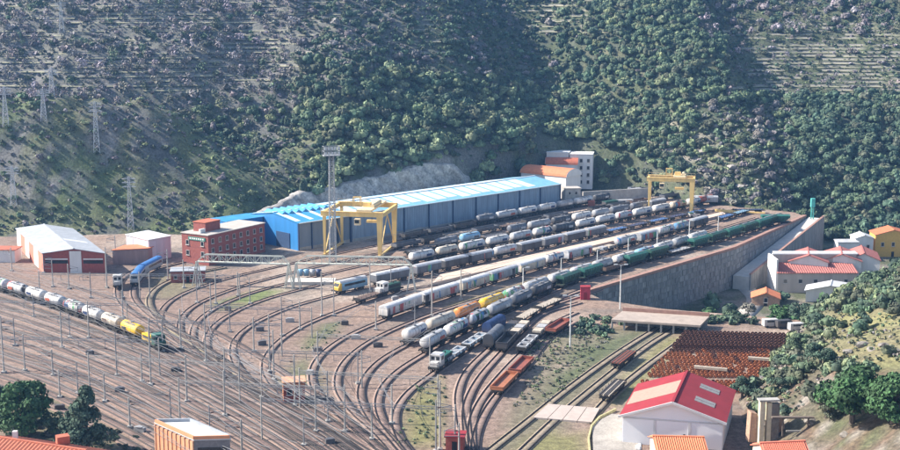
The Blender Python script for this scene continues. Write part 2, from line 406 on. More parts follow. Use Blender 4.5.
BEDS = [mat('ballast_pink', (0.315,0.215,0.18), 0.95, scale=0.35, rgb2=(0.205,0.14,0.12), bump=0.6, grain=0.4, gscale=2.6),
        mat('ballast_brown', (0.265,0.18,0.148), 0.95, scale=0.35, rgb2=(0.165,0.112,0.095), bump=0.6, grain=0.4, gscale=2.6),
        mat('ballast_grey', (0.33,0.24,0.20), 0.95, scale=0.35, rgb2=(0.22,0.158,0.133), bump=0.6, grain=0.4, gscale=2.6),
        mat('ballast_weedy', (0.30,0.27,0.19), 0.95, scale=0.3, rgb2=(0.15,0.15,0.08), bump=0.6, grain=0.4, gscale=2.6)]
m_rail = mat('rail_rust', (0.02,0.014,0.014), 0.6, metal=0.2, var=0.3)
m_sleeper = mat('sleeper', (0.29,0.205,0.17), 0.95, var=0.4, scale=0.6)
TR = {}
def track(key, px=None, P=None, bed=0, w=1.34):
    if P is None: P = spline([(U(a, b).x, U(a, b).y) for a, b in px])
    TR[key] = P; i = len(TR); z = 0.03+0.004*i
    V, F = ribbon(P, -w, w, z-0.03-0.004*i-0.02, z)
    o = tag(link('railway_track', np_mesh('railway_track', V, F, BEDS[bed])), kind='structure')
    for s in (-1, 1):
        V, F = ribbon(P, s*0.835-0.1, s*0.835+0.1, z-0.01, z+0.2)
        link('rail', np_mesh('rail', V, F, m_rail), o)
    # sleepers
    S = np.arange(0, len(P)-1, 0.75); ii = np.arange(len(P)); X = np.interp(S, ii, P[:,0]); Y = np.interp(S, ii, P[:,1])
    T = np.gradient(P, axis=0); tx = np.interp(S, ii, T[:,0]); ty = np.interp(S, ii, T[:,1]); l = np.hypot(tx, ty); tx /= l; ty /= l
    q = []
    for a, b, zz in ((-.13,-1.3,z-.02),(.13,-1.3,z-.02),(.13,1.3,z-.02),(-.13,1.3,z-.02),(-.13,-1.3,z+.035),(.13,-1.3,z+.035),(.13,1.3,z+.035),(-.13,1.3,z+.035)):
        q.append(np.stack([X+tx*a+ty*b, Y+ty*a-tx*b, np.full(len(S), zz)], -1))
    V = np.stack(q, 1).reshape(-1, 3); base = (np.arange(len(S))*8)[:, None]
    F = np.concatenate([base+np.array(f) for f in ((4,5,6,7),(0,1,5,4),(1,2,6,5),(2,3,7,6),(3,0,4,7))])
    tag(link('sleepers', np_mesh('sleepers', V, F, m_sleeper), o), kind='stuff')
    return P
# fan of sidings beside the hall, from the far end towards the viewer
track('t1', [(640,196),(580,207),(400,241),(300,262),(220,281),(176,298),(160,318),(175,345),(225,381),(300,425),(352,462)], bed=1)
track('t2', [(670,199),(400,249.5),(300,271),(232,290),(192,308),(180,328),(196,352),(250,391),(320,430),(367,462)], bed=1)
track('t2b', [(690,202),(405,257),(306,279),(244,296),(204,316),(193,337),(211,362),(263,397),(330,434),(372,462)], bed=0)
track('t3', [(705,205),(410,265.5),(312,287),(256,303),(217,324),(207,347),(226,374),(276,405),(340,440),(377,462)], bed=0)
track('t4', [(722,209),(413,278),(332,296),(282,311),(243,332),(233,354),(252,382),(302,414),(352,444),(382,464)], bed=2)
track('t4b', [(436,285),(400,291.5),(376,298),(340,311),(302,327),(275,346),(265,368),(282,394),(324,424),(388,466)], bed=2)
track('t5', [(748,213),(650,241),(560,264),(470,291),(385,320),(340,341),(316,363),(314,386),(335,410),(366,436),(396,464)], bed=2)
track('t5b', [(757,218),(640,253),(560,276),(480,299),(420,319),(370,342),(344,364),(338,387),(352,410),(379,435),(404,464)], bed=2)
track('t6', [(770,221),(650,258),(560,285),(500,307),(402,348),(373,368),(361,392),(370,417),(391,439),(412,464)], bed=1)
track('t7', [(775,225),(710,245),(580,282),(500,316),(422,356),(392,377),(379,398),(383,421),(400,443),(420,466)], bed=0)
track('t8', [(590,287),(545,305),(505,327),(470,349),(432,375),(408,394),(396,414),(400,438),(424,468)], bed=2)
track('t9', [(600,290),(550,307),(515,327),(492,347),(468,371),(459,392),(460,418),(466,444),(474,470)], bed=2)
track('t10', [(580,303),(545,314),(521,333),(502,353),(479,380),(467,405),(467,432),(472,454),(477,472)], bed=0)
track('t11', [(576,313),(552,325),(531,345),(507,369),(484,397),(473,420),(472,445),(477,472)], bed=2)
track('t12', [(575,322),(552,336),(528,365),(495,399),(480,425),(475,447),(479,474)], bed=0)
track('t13', [(668,322),(620,352),(570,388),(525,424),(485,456),(470,470)], bed=3)
track('t14', [(682,325),(648,346),(600,383),(556,420),(512,462)], bed=3)
track('t15', [(700,328),(640,372),(612,396),(585,425)], bed=3)
# main lines at the left: parallel, swinging a little towards the viewer
main_a = np.array([(U(a, b).x, U(a, b).y) for a, b in [(-60,262),(60,298),(150,332),(240,374),(330,422),(400,470)]])
main_b = np.array([(U(a, b).x, U(a, b).y) for a, b in [(-60,372),(20,394),(90,424),(135,448),(180,475),(230,505)]])
NM = 14
for k in range(NM):
    t = k/(NM-1); P = spline(main_a*(1-t)+main_b*t)
    track('m%d' % k, P=P, bed=(1,0,1,1,0,2,0,1,0,1,1,0,1,0)[k])
# crossovers and old curved lines that sweep into the main lines
track('x1', [(60,284),(130,304),(190,322),(250,352),(320,400),(385,455)], bed=1)
track('x2', [(-40,300),(60,322),(150,350),(230,384),(320,430),(380,468)], bed=0)
track('x3', [(0,330),(110,352),(200,388),(300,440),(350,470)], bed=1)
track('x4', [(40,352),(140,388),(220,425),(290,468)], bed=0)
track('x5', [(-40,288),(40,312),(120,344),(200,384),(290,436),(340,470)], bed=1)
track('x6', [(120,330),(190,356),(262,402),(330,446),(368,476)], bed=0)
track('x7', [(-30,345),(60,372),(140,405),(215,448)], bed=1)
track('d1', [(215,257),(182,263),(156,270),(139,281),(134,296),(150,315),(200,345),(262,391)], bed=1)
track('d2', [(225,268),(190,275),(163,285),(150,299),(158,318),(205,350),(265,392)], bed=3)
track('d3', [(165,262),(142,268),(125,277),(118,290),(124,306),(160,330),(230,374)], bed=1)
# oily dark fouling-point patches where switch gear lies, a low box each
# ------------------------------------------------------------------ rolling stock (x along the wagon, z from the rail top)
PAINT = {'white':(0.60,0.58,0.56),'cream':(0.58,0.50,0.40),'grey':(0.34,0.345,0.36),'pale grey':(0.46,0.46,0.47),'yellow':(0.78,0.46,0.03),'orange':(0.62,0.22,0.05),
         'charcoal':(0.05,0.053,0.062),'slate':(0.12,0.13,0.155),'blue':(0.05,0.17,0.42),'deep blue':(0.02,0.045,0.13),'teal green':(0.018,0.115,0.09),'bottle green':(0.016,0.07,0.05),
         'rusty red':(0.36,0.085,0.05),'orange brown':(0.50,0.17,0.07),'brown':(0.14,0.085,0.065),'sky blue':(0.22,0.42,0.58), 'black':(0.02,0.02,0.023), 'silver':(0.55,0.56,0.58)}
m_under = mat('underframe', (0.03,0.028,0.027), 0.8, var=0.4)
m_wheel = mat('wheel_steel', (0.06,0.045,0.04), 0.55, metal=0.5, var=0.3)
m_glass = mat('window_glass', (0.02,0.025,0.03), 0.12, var=0.1)
def grime(m):
    """brake dust and rust thrown up over the lower sides, broken by noise"""
    if m.get('grimed'): return m
    m['grimed'] = 1; nt = m.node_tree; N = nt.nodes; L = nt.links; b = N['Principled BSDF']; src = b.inputs['Base Color'].links[0].from_socket
    tc = N.new('ShaderNodeTexCoord'); sp = N.new('ShaderNodeSeparateXYZ'); L.new(tc.outputs['Object'], sp.inputs[0])
    nz = N.new('ShaderNodeTexNoise'); nz.inputs['Scale'].default_value = 1.6; nz.inputs['Detail'].default_value = 5; mp = N.new('ShaderNodeMapping'); mp.inputs['Scale'].default_value = (1,1,0.25); L.new(tc.outputs['Object'], mp.inputs[0]); L.new(mp.outputs[0], nz.inputs['Vector'])
    ad = N.new('ShaderNodeMath'); ad.operation = 'MULTIPLY_ADD'; ad.inputs[1].default_value = 2.6; L.new(nz.outputs[0], ad.inputs[0]); L.new(sp.outputs[2], ad.inputs[2])
    mr = N.new('ShaderNodeMapRange'); mr.inputs[1].default_value = 2.9; mr.inputs[2].default_value = 4.2; mr.inputs[3].default_value = 0.38; mr.inputs[4].default_value = 0.0; L.new(ad.outputs[0], mr.inputs[0])
    mx = N.new('ShaderNodeMix'); mx.data_type = 'RGBA'; mx.inputs[7].default_value = (0.10,0.075,0.06,1); L.new(mr.outputs[0], mx.inputs[0]); L.new(src, mx.inputs[6]); L.new(mx.outputs[2], b.inputs['Base Color']); return m
def paint(c, dirty=True): return grime(mat('paint_'+c.replace(' ','_'), PAINT[c], 0.55, var=0.22, scale=0.7, streak=True))
def tagged(c, amt=0.45):  return grime(graffiti_mat('tagged_'+c.replace(' ','_'), PAINT[c], amt))
CACHE = {}
def running_gear(L, fine, span=None):
    k = ('gear', L, fine, span)
    if k in CACHE: return CACHE[k]
    out = []; span = span or L*0.5-2.6
    for sx in (-1, 1):
        cx = sx*span; b = MB()
        for y in (-1.0, 1.0):
            b.box((cx, y, 0.62), (2.7, 0.16, 0.34)); b.box((cx, y, 0.46), (0.5, 0.2, 0.2))
        b.box((cx, 0, 0.66), (0.5, 2.0, 0.3))
        subs = []
        for ax in (-0.9, 0.9):
            w = MB() if fine else b
            w.cyl((cx+ax, -1.0, 0.46), (cx+ax, 1.0, 0.46), 0.09, 6)
            for y in (-0.835, 0.835): w.cyl((cx+ax, y-0.07, 0.46), (cx+ax, y+0.07, 0.46), 0.46, 10)
            if fine: subs.append(('wheelset', w.mesh('wheelset', m_wheel)))
        out.append(('bogie', b.mesh('bogie', m_under), subs))
    CACHE[k] = out; return out
def underframe(L, w=2.5, z=1.05):
    k = ('frame', L, w, z)
    if k in CACHE: return CACHE[k]
    b = MB(); b.box((0, 0, z), (L-0.9, w*0.5, 0.3))
    for s in (-1, 1):
        b.box((0, s*(w/2-0.1), z+0.02), (L-0.9, 0.16, 0.26)); b.box((s*(L/2-0.5), 0, z+0.01), (0.2, w, 0.36))
        for y in (-0.9, 0.9): b.cyl((s*(L/2-0.4), y, z), (s*(L/2+0.15), y, z), 0.09, 6); b.cyl((s*(L/2+0.1), y, z), (s*(L/2+0.2), y, z), 0.24, 8)
    CACHE[k] = ('underframe', b.mesh('underframe', m_under), []); return CACHE[k]
def tank(c, fine, L=12.4, r=1.42, tagd=False):
    k = ('tank', c, fine, L, tagd)
    if k in CACHE: return CACHE[k]
    z = 1.3+r; h = L/2-0.75
    prof = [(-h, 0.25),(-h+0.06, r*0.55),(-h+0.2, r*0.85),(-h+0.5, r),(-h*0.33, r),(0, r),(h*0.33, r),(h-0.5, r),(h-0.2, r*0.85),(h-0.06, r*0.55),(h, 0.25)]
    m = tagged(c, 0.3) if tagd else paint(c)
    b = MB(); b.lathe_x(prof, z, 18); shell = b.mesh('tank_shell', m); shell.shade_smooth()
    parts = [underframe(L), ('tank_shell', shell, [])]
    b = MB()
    for x in (-h*0.36, h*0.36, 0): b.lathe_x([(x-0.06, r+0.035),(x+0.06, r+0.035)], z, 18)
    parts.append(('tank_band', b.mesh('tank_band', mat('band_grey', (0.25,0.25,0.26), 0.6)), []))
    b = MB(); b.cyl((0, 0, z+r-0.1), (0, 0, z+r+0.28), 0.42, 10); b.cyl((0,0,z+r+0.28), (0,0,z+r+0.36), 0.5, 10)
    parts.append(('manway', b.mesh('manway', mat('fitting', (0.2,0.2,0.21), 0.6)), []))
    b = MB(); b.box((0, 0.75, z+r-0.12), (L*0.55, 0.5, 0.05)); b.box((0, -0.75, z+r-0.12), (L*0.55, 0.5, 0.05))
    for x in (-L*0.27, L*0.27): b.bar((x, 0.99, z+r-0.1), (x, 0.99, z+r+0.6), 0.05)
    b.bar((-L*0.27, 0.99, z+r+0.6), (L*0.27, 0.99, z+r+0.6), 0.05)
    parts.append(('walkway', b.mesh('walkway', mat('fitting', (0.2,0.2,0.21), 0.6)), []))
    b = MB()
    for y in (1.38, 1.12): b.bar((0.3 if y > 1.2 else 0.3, y+0.12, 1.2), (0.3, y*0.75, z+r), 0.05)
    for q in range(7): t = q/6; b.bar((0.1, 1.5-0.45*t, 1.3+t*(z+r-1.4)), (0.5, 1.5-0.45*t, 1.3+t*(z+r-1.4)), 0.04)
    parts.append(('ladder', b.mesh('ladder', m_under), []))
    for s in (-1, 1): parts.append(('saddle', MB().box((s*h*0.62, 0, 1.42), (0.8, 2.1, 0.55)).mesh('saddle', m_under), []))
    pc = {'white':'deep blue','cream':'brown','pale grey':'rusty red','grey':'white','slate':'pale grey','charcoal':'pale grey'}.get(c, 'charcoal')
    for s in (-1, 1): parts.append(('data_panel', MB().box((L*0.2, s*(r+0.0), z-0.15), (2.6, 0.08, 0.8)).mesh('data_panel', mat('panel_'+pc.replace(' ','_'), PAINT[pc], 0.6, var=0.3, scale=2.0)), []))
    parts += running_gear(L, fine); CACHE[k] = parts; return parts
def covered(c, fine, L=15.5, tagd=True, H=4.15, amt=0.45, roofc='grey'):
    k = ('cov', c, fine, L, tagd, H, roofc)
    if k in CACHE: return CACHE[k]
    w = 1.42; m = tagged(c, amt) if tagd else paint(c)
    b = MB(); b.prism_x([(-w,1.25),(w,1.25),(w,H-0.75),(-w,H-0.75)], -L/2+0.5, L/2-0.5)
    n = 10
    for q in range(n+1):
        x = -L/2+0.55+q*(L-1.1)/n
        for s in (-1, 1): b.box((x, s*(w+0.03), (H+0.5)/2), (0.1, 0.07, H-2.1))
    parts = [underframe(L), ('body', b.mesh('body', m), [])]
    pr = [(-w-0.05, H-0.8)] + [((w+0.05)*math.cos(t), H-0.78+0.7*math.sin(t)) for t in np.linspace(math.pi, 0, 9)] + [(w+0.05, H-0.8)]
    b = MB(); b.prism_x(pr, -L/2+0.42, L/2-0.42); parts.append(('roof', b.mesh('roof', mat('roof_'+roofc.replace(' ','_'), tuple(v*1.15 for v in PAINT[roofc]), 0.6, var=0.25, scale=0.8)), []))
    for x0 in (-L*0.24, L*0.24):
        for s in (-1, 1):
            d = MB(); d.box((x0, s*(w+0.06), (H+0.45)/2), (L*0.2, 0.06, H-2.2)); hd = MB().box((x0+L*0.08, s*(w+0.12), 2.0), (0.1, 0.06, 0.6))
            parts.append(('sliding_door', d.mesh('sliding_door', m), [('handle', hd.mesh('handle', m_under))] if fine else []))
    parts += running_gear(L, fine); CACHE[k] = parts; return parts
def hopper(c, fine, L=12.6):
    k = ('hop', c, fine, L)
    if k in CACHE: return CACHE[k]
    w = 1.45; m = paint(c); b = MB()
    a = L/2-0.6; t = L/2-2.6
    vs = [(-a,-w,3.0),(a,-w,3.0),(a,w,3.0),(-a,w,3.0),(-t,-w*0.62,1.3),(t,-w*0.62,1.3),(t,w*0.62,1.3),(-t,w*0.62,1.3)]
    b.add(vs, [(0,1,5,4),(1,2,6,5),(2,3,7,6),(3,0,4,7),(4,5,6,7)])
    b.box((0, 0, 3.35), (2*a, 2*w, 0.7))
    for q in range(8):
        x = -a+0.2+q*(2*a-0.4)/7
        for s in (-1, 1): b.bar((x, s*(w+0.05), 3.7), (x, s*(w+0.05), 2.9), 0.14); b.bar((x*0.85, s*(w+0.05), 2.95), (x*0.72, s*(w*0.65), 1.4), 0.14)
    parts = [underframe(L), ('hopper_body', b.mesh('hopper_body', m), [])]
    b = MB(); b.prism_x([(-w,3.7),(w,3.7),(w*0.4,4.15),(-w*0.4,4.15)], -a, a)
    parts.append(('roof', b.mesh('roof', mat('hopper_roof_'+c.replace(' ','_'), tuple(min(1,v*1.1+0.015) for v in PAINT[c]), 0.6, var=0.3)), []))
    for x in (-a*0.55, a*0.55):
        h = MB().box((x, 0, 4.2), (a*0.7, 0.6, 0.14)); parts.append(('hatch', h.mesh('hatch', mat('fitting', (0.2,0.2,0.21), 0.6)), []))
    for s in (-1, 1):
        b = MB(); x = s*(L/2-0.6); b.box((s*(L/2-1.1), 0, 1.26), (1.3, 2.6, 0.06))
        for y in (-1.2, 1.2): b.bar((x, y, 1.2), (x, y, 3.1), 0.1); b.bar((x, y, 1.2), (s*(L/2-2.2), y*0.8, 2.2), 0.08)
        parts.append(('end_platform', b.mesh('end_platform', m), []))
    parts += running_gear(L, fine); CACHE[k] = parts; return parts
def gondola(c, fine, L=13.5, H=2.3, load=None, floorc=None):
    k = ('gon', c, fine, L, H, load, floorc)
    if k in CACHE: return CACHE[k]
    w = 1.42; m = paint(c); parts = [underframe(L)]
    f = MB().box((0, 0, 1.3), (L-0.9, 2*w-0.1, 0.14)); parts.append(('floor', f.mesh('floor', paint(floorc or c)), []))
    for s in (-1, 1):
        b = MB().box((0, s*w, (H+1.25)/2), (L-0.8, 0.1, H-1.15))
        b.box((0, s*(w+0.03), H), (L-0.8, 0.2, 0.14))
        for q in range(9): b.box((-L/2+0.6+q*(L-1.2)/8, s*(w+0.08), (H+1.2)/2), (0.16, 0.12, H-1.2))
        parts.append(('side_wall', b.mesh('side_wall', m), []))
        e = MB().box((s*(L/2-0.46), 0, (H+1.25)/2+0.002), (0.1, 2*w-0.14, H-1.18)); e.box((s*(L/2-0.44), 0, H+0.02), (0.18, 2*w-0.24, 0.13))
        parts.append(('end_wall', e.mesh('end_wall', m), []))
    if load:
        b = MB(); n = 16; rr = random.Random(5)
        g = [[(-L/2+0.7+(L-1.4)*i/n, -w+0.15+(2*w-0.3)*j/5, H-0.5+0.35*math.sin(i*1.1)*math.sin(j*0.9)+rr.uniform(-.12,.25)) for j in range(6)] for i in range(n+1)]
        vs = [p for r_ in g for p in r_]; b.add(vs, [(i*6+j, (i+1)*6+j, (i+1)*6+j+1, i*6+j+1) for i in range(n) for j in range(5)])
        parts.append(('load', b.mesh('load', mat('load_'+load.replace(' ','_'), PAINT[load], 0.95, var=0.5, scale=2)), []))
    parts += running_gear(L, fine); CACHE[k] = parts; return parts
def flat(c, fine, L=14.0, load=None):
    k = ('flat', c, fine, L, load)
    if k in CACHE: return CACHE[k]
    m = paint(c); parts = [underframe(L)]
    n = 6
    if fine:
        for q in range(n):
            pl = MB().box((-L/2+0.6+(q+0.5)*(L-1.2)/n, 0, 1.31), ((L-1.2)/n-0.08, 2.74, 0.14)); parts.append(('deck_panel', pl.mesh('deck_panel', m), []))
    else: parts.append(('deck', MB().box((0, 0, 1.31), (L-1.2, 2.74, 0.14)).mesh('deck', m), []))
    b = MB()
    for q in range(6):
        for s in (-1, 1): b.box((-L/2+1.2+q*(L-2.4)/5, s*1.42, 1.6), (0.12, 0.1, 0.75))
    for s in (-1, 1): b.box((s*(L/2-0.55), 0, 1.5), (0.12, 2.6, 0.4))
    parts.append(('stakes', b.mesh('stakes', m_under), []))
    if load == 'frames':
        for q, x in enumerate((-L*0.3, 0.0, L*0.3)):
            b = MB()
            for s in (-1, 1): b.bar((x-1.7, s*1.1, 1.65), (x+1.7, s*1.1, 1.65), 0.35, 0.5); b.bar((x+s*1.5, -1.1, 1.65), (x+s*1.5, 1.1, 1.65), 0.35, 0.5)
            parts.append(('steel_frame', b.mesh('steel_frame', paint('silver')), []))
    if load == 'blocks':
        for q in range(3): parts.append(('crate_load', MB().box((-L*0.3+q*L*0.3, 0, 1.75), (L*0.24, 2.3, 0.7)).mesh('crate_load', paint('cream' if q != 1 else 'pale grey')), []))
    parts += running_gear(L, fine); CACHE[k] = parts; return parts
def hooded(c, fine, L=12.5, endc=None):
    k = ('hood', c, fine, L, endc)
    if k in CACHE: return CACHE[k]
    parts = [underframe(L)]; m = mat('tarp_'+c.replace(' ','_'), PAINT[c], 0.6, var=0.3, scale=0.9)
    pr = [(-1.4,1.3),(-1.45,2.4)] + [(1.45*math.cos(t), 2.7+1.35*math.sin(t)) for t in np.linspace(math.pi*0.98, math.pi*0.02, 13)] + [(1.45,2.4),(1.4,1.3)]
    b = MB().prism_x(pr, -L/2+0.75, L/2-0.75); parts.append(('hood', b.mesh('hood', m), []))
    pr2 = [(y*1.02, z if z < 1.4 else 1.3+(z-1.3)*1.02) for y, z in pr]
    b = MB()
    for q in range(6): x = -L/2+1.0+q*(L-2.0)/5; b.prism_x(pr2, x-0.06, x+0.06)
    parts.append(('hoops', b.mesh('hoops', m), []))
    for s in (-1, 1):
        e = MB().prism_x([(y*0.96, 1.3+(z-1.3)*0.97) for y, z in pr], s*(L/2-0.74), s*(L/2-0.66)); parts.append(('end_wall', e.mesh('end_wall', paint(endc or c)), []))
    parts += running_gear(L, fine); CACHE[k] = parts; return parts
def shunter(c, c2, fine=True, L=11.0):
    k = ('loco', c, c2, L)
    if k in CACHE: return CACHE[k]
    m, m2 = paint(c), paint(c2); parts = [('underframe', MB().box((0,0,1.15),(L-0.4,2.8,0.45)).mesh('underframe', m_under), [])]
    parts.append(('hood', MB().box((1.6, 0, 2.2), (L-5.2, 1.9, 1.65)).mesh('hood', m2), [('grille', MB().box((1.6, 0, 2.3), (L-6.2, 1.96, 0.7)).mesh('grille', m_under))]))
    parts.append(('front_hood', MB().box((-L/2+0.95, 0, 1.95), (1.2, 1.9, 1.15)).mesh('front_hood', m), []))
    cab = MB().box((-L/2+2.7, 0, 2.65), (2.3, 2.75, 2.55)); subs = []
    for s in (-1, 1):
        for dy in (-0.62, 0.62): subs.append(('window', MB().box((-L/2+2.7+s*1.17, dy, 3.2), (0.05, 0.85, 0.85)).mesh('window', m_glass)))
        subs.append(('window', MB().box((-L/2+2.7, s*1.4, 3.2), (1.3, 0.05, 0.85)).mesh('window', m_glass)))
    parts.append(('cab', cab.mesh('cab', m), subs))
    parts.append(('cab_roof', MB().prism_x([(-1.5,3.93),(1.5,3.93),(1.1,4.2),(-1.1,4.2)], -L/2+1.35, -L/2+4.05).mesh('cab_roof', m), []))
    for s in (-1, 1):
        b = MB()
        for y in (-1.35, 1.35): b.bar((s*(L/2-0.3), y, 1.3), (s*(L/2-0.3), y, 2.2), 0.06)
        b.bar((s*(L/2-0.3), -1.35, 2.2), (s*(L/2-0.3), 1.35, 2.2), 0.06)
        parts.append(('handrail', b.mesh('handrail', m), []))
    for s in (-1, 1):
        for y in (-0.9, 0.9): parts.append(('buffer', MB().cyl((s*(L/2-0.2), y, 1.05), (s*(L/2+0.3), y, 1.05), 0.24, 8).mesh('buffer', m_under), []))
    parts.append(('exhaust', MB().cyl((2.2, 0, 3.0), (2.2, 0, 3.5), 0.16, 8).mesh('exhaust', m_under), []))
    parts += running_gear(L, fine); CACHE[k] = parts; return parts
def coach(c, roofc, nosec, L=20.0, nose=False):
    k = ('coach', c, roofc, nosec, nose, L)
    if k in CACHE: return CACHE[k]
    w = 1.42; parts = [underframe(L)]
    x0 = -L/2+0.5; body = MB().prism_x([(-w,1.0),(w,1.0),(w,3.3),(-w,3.3)], x0+(1.4 if nose else 0), L/2-0.3)
    subs = []
    for q in range(8):
        for s in (-1, 1): subs.append(('window', MB().box((x0+3.2+q*(L-5.6)/7, s*(w+0.01), 2.5), (1.3, 0.06, 0.75)).mesh('window', m_glass)))
    parts.append(('body', body.mesh('body', paint(c)), subs))
    pr = [(w*math.cos(t), 3.3+0.75*math.sin(t)) for t in np.linspace(math.pi, 0, 9)]
    parts.append(('roof', MB().prism_x(pr, x0+(0.9 if nose else 0), L/2-0.3).mesh('roof', mat('coach_roof_'+roofc.replace(' ','_'), PAINT[roofc], 0.45)), []))
    if nose:
        n_ = MB().add([(x0,-1.2,1.0),(x0,1.2,1.0),(x0+0.1,1.25,2.1),(x0+0.1,-1.25,2.1),(x0+0.9,1.3,3.6),(x0+0.9,-1.3,3.6),(x0+1.4,-w,1.0),(x0+1.4,w,1.0),(x0+1.4,w,3.3),(x0+1.4,-w,3.3),(x0+1.4,0.9,3.85),(x0+1.4,-0.9,3.85)],
                      [(0,1,2,3),(3,2,4,5),(1,7,8,2),(2,8,4),(0,3,9,6),(3,5,9),(4,8,10),(5,11,9),(4,10,11,5)])
        ws = MB().slab([(x0+0.22,-1.0,2.4),(x0+0.22,1.0,2.4),(x0+0.7,1.0,3.3),(x0+0.7,-1.0,3.3)], -0.08)
        parts.append(('nose', n_.mesh('nose', paint(nosec)), [('windscreen', ws.mesh('windscreen', m_glass))]))
    parts += running_gear(L, False); CACHE[k] = parts; return parts
KINDS = {'tank': (tank, 12.4, 'tank wagon'), 'cov': (covered, 15.5, 'covered wagon'), 'hop': (hopper, 12.6, 'hopper wagon'), 'gon': (gondola, 13.5, 'open wagon'), 'flat': (flat, 14.0, 'flat wagon'), 'hood': (hooded, 12.5, 'hooded wagon')}
NAMES = {'tank': 'tank_wagon', 'cov': 'covered_wagon', 'hop': 'hopper_wagon', 'gon': 'open_wagon', 'flat': 'flat_wagon', 'hood': 'hooded_wagon'}
def rail_top(key): return 0.03+0.004*(list(TR).index(key)+1)+0.2
def put(key, s, L, parts, name, label, cat, group, flip=False):
    P = TR[key]; n = len(P); ii = np.arange(n); z = rail_top(key)
    def at(q): q = min(max(q, 0), n-1.001); return Vector((np.interp(q, ii, P[:,0]), np.interp(q, ii, P[:,1]), z))
    a, b = at(s-L*0.32), at(s+L*0.32); c = (a+b)/2; d = (b-a) if not flip else (a-b)
    return inst(parts, name, c, math.atan2(d.y, d.x), label, cat, group)
def where(key, px, py):
    p = U(px, py); P = TR[key]; return int(np.argmin((P[:,0]-p.x)**2+(P[:,1]-p.y)**2))
def train(key, start, seq, phrase, group, fine=False, gap=0.9):
    """wagons coupled one behind another from the end nearest the viewer (start) up the track; seq: (kind, colour, options)"""
    s = float(where(key, *start)); n = 0
    for kind, c, kw in seq:
        L = kw.get('L', KINDS[kind][1])
        if kind == 'gap': s -= c; continue
        fn = KINDS[kind][0]; kw2 = dict(kw); adj = kw2.pop('say', c)
        parts = fn(c, fine, **kw2)
        cnt = ORD[n] if n < len(ORD) else 'last'
        lab = f"{adj} {KINDS[kind][2]}, {cnt} from near end of the {phrase}"
        put(key, s-L/2, L, parts, NAMES[kind], lab, 'wagon', group, flip=True)
        s -= L+gap; n += 1
KINDS['gap'] = (None, 0, ''); 
TN = [0]
def T(c, **k):
    TN[0] += 1
    if 'L' not in k: k['L'] = (12.4, 11.2, 13.6, 12.4)[TN[0] % 4]
    return ('tank', c, k)
C_ = lambda c, **k: ('cov', c, k)
H_ = lambda c, **k: ('hop', c, k)
G_ = lambda c, **k: ('gon', c, k)
F_ = lambda c, **k: ('flat', c, k)
train('t1', (402,241), [G_('charcoal'),G_('slate'),G_('charcoal'),T('slate'),T('pale grey'),T('white'),T('white'),T('grey'),T('white'),T('charcoal'),T('white'),C_('white',L=12.0,tagd=False),T('charcoal'),T('slate'),G_('charcoal'),G_('slate')], 'line along the long blue hall', 'wagons along the long blue hall')
train('t2', (392,251), [G_('slate'),G_('charcoal'),F_('charcoal'),G_('slate'),F_('brown'),G_('charcoal'),G_('slate',H=2.6),F_('charcoal'),G_('charcoal'),G_('slate'),G_('brown'),F_('charcoal'),G_('slate')], 'low dark line second from the hall', 'low dark wagons second from the hall')
train('t2b', (405,257), [F_('slate'),T('slate'),T('sky blue',L=11.0),F_('slate'),T('slate'),T('grey'),T('charcoal'),T('white'),T('grey'),T('slate'),T('slate'),C_('slate',L=12,tagd=False)], 'middle line beside the white tanks', 'wagons beside the white tanks')
train('t3', (410,266), [T('white'),T('cream'),T('white',tagd=True),T('white'),T('pale grey'),T('white',tagd=True),T('charcoal'),T('white'),T('white'),T('pale grey',tagd=True),T('white'),T('white'),T('cream',tagd=True),T('white'),T('rusty red'),T('pale grey'),C_('pale grey',L=12.0,tagd=False)], 'long line of white tanks', 'white tank wagons in the middle sidings')
train('t4', (414,278), [C_('slate',L=12.5,amt=0.15),C_('charcoal',L=12.5,tagd=False),C_('slate',L=12.5,amt=0.15),T('pale grey'),C_('charcoal',L=12.5,tagd=False),C_('slate',L=12.5,amt=0.15),C_('charcoal',L=12.5,tagd=False),C_('slate',L=12.5,amt=0.15),F_('blue'),F_('deep blue'),F_('blue'),F_('deep blue'),F_('blue')], 'dark line along the pale platform', 'dark wagons along the pale platform')
train('t5', (382,321), [C_('white',L=18.5,roofc='pale grey',amt=0.2),C_('pale grey',L=18.5,roofc='pale grey',amt=0.25),C_('cream',L=15.5,roofc='pale grey'),C_('grey',L=15.5),C_('cream',L=15.5,roofc='pale grey'),T('white',tagd=True),C_('pale grey',L=15.5),F_('pale grey',load='blocks'),T('pale grey',tagd=True),C_('grey',L=13.5),T('white',tagd=True),T('grey',tagd=True),C_('charcoal',L=13.5,tagd=False),('gap',10,{}),F_('blue'),F_('sky blue'),F_('blue'),F_('brown')], 'graffitied line before the pale platform', 'graffitied wagons before the pale platform', fine=True)
train('t6', (404,347), [T('white'),T('cream'),T('orange'),T('yellow'),T('white',tagd=True),T('pale grey'),T('white'),T('pale grey',tagd=True),T('grey'),T('white'),T('sky blue',tagd=True),T('white'),T('grey'),T('white')], 'tank train with the yellow tank', 'tank wagons of the train with the yellow tank', fine=True)
train('t7', (423,355.5), [T('pale grey'),T('white',tagd=True),T('grey',tagd=True),T('grey'),T('slate'),T('charcoal'),('gap',5,{}),H_('bottle green'),H_('teal green'),G_('brown'),H_('teal green'),H_('bottle green'),F_('pale grey')]+[H_(('teal green','bottle green')[q % 2]) for q in range(7)], 'line above the stone wall', 'grey tanks and green hoppers above the stone wall', fine=True)
s0 = where('t8', 434, 374)
put('t8', s0-5.5, 11, shunter('white','teal green'), 'shunting_locomotive', 'small white and green shunting locomotive with flat wagons behind it', 'locomotive', None, flip=False).rotation_euler.z += math.pi
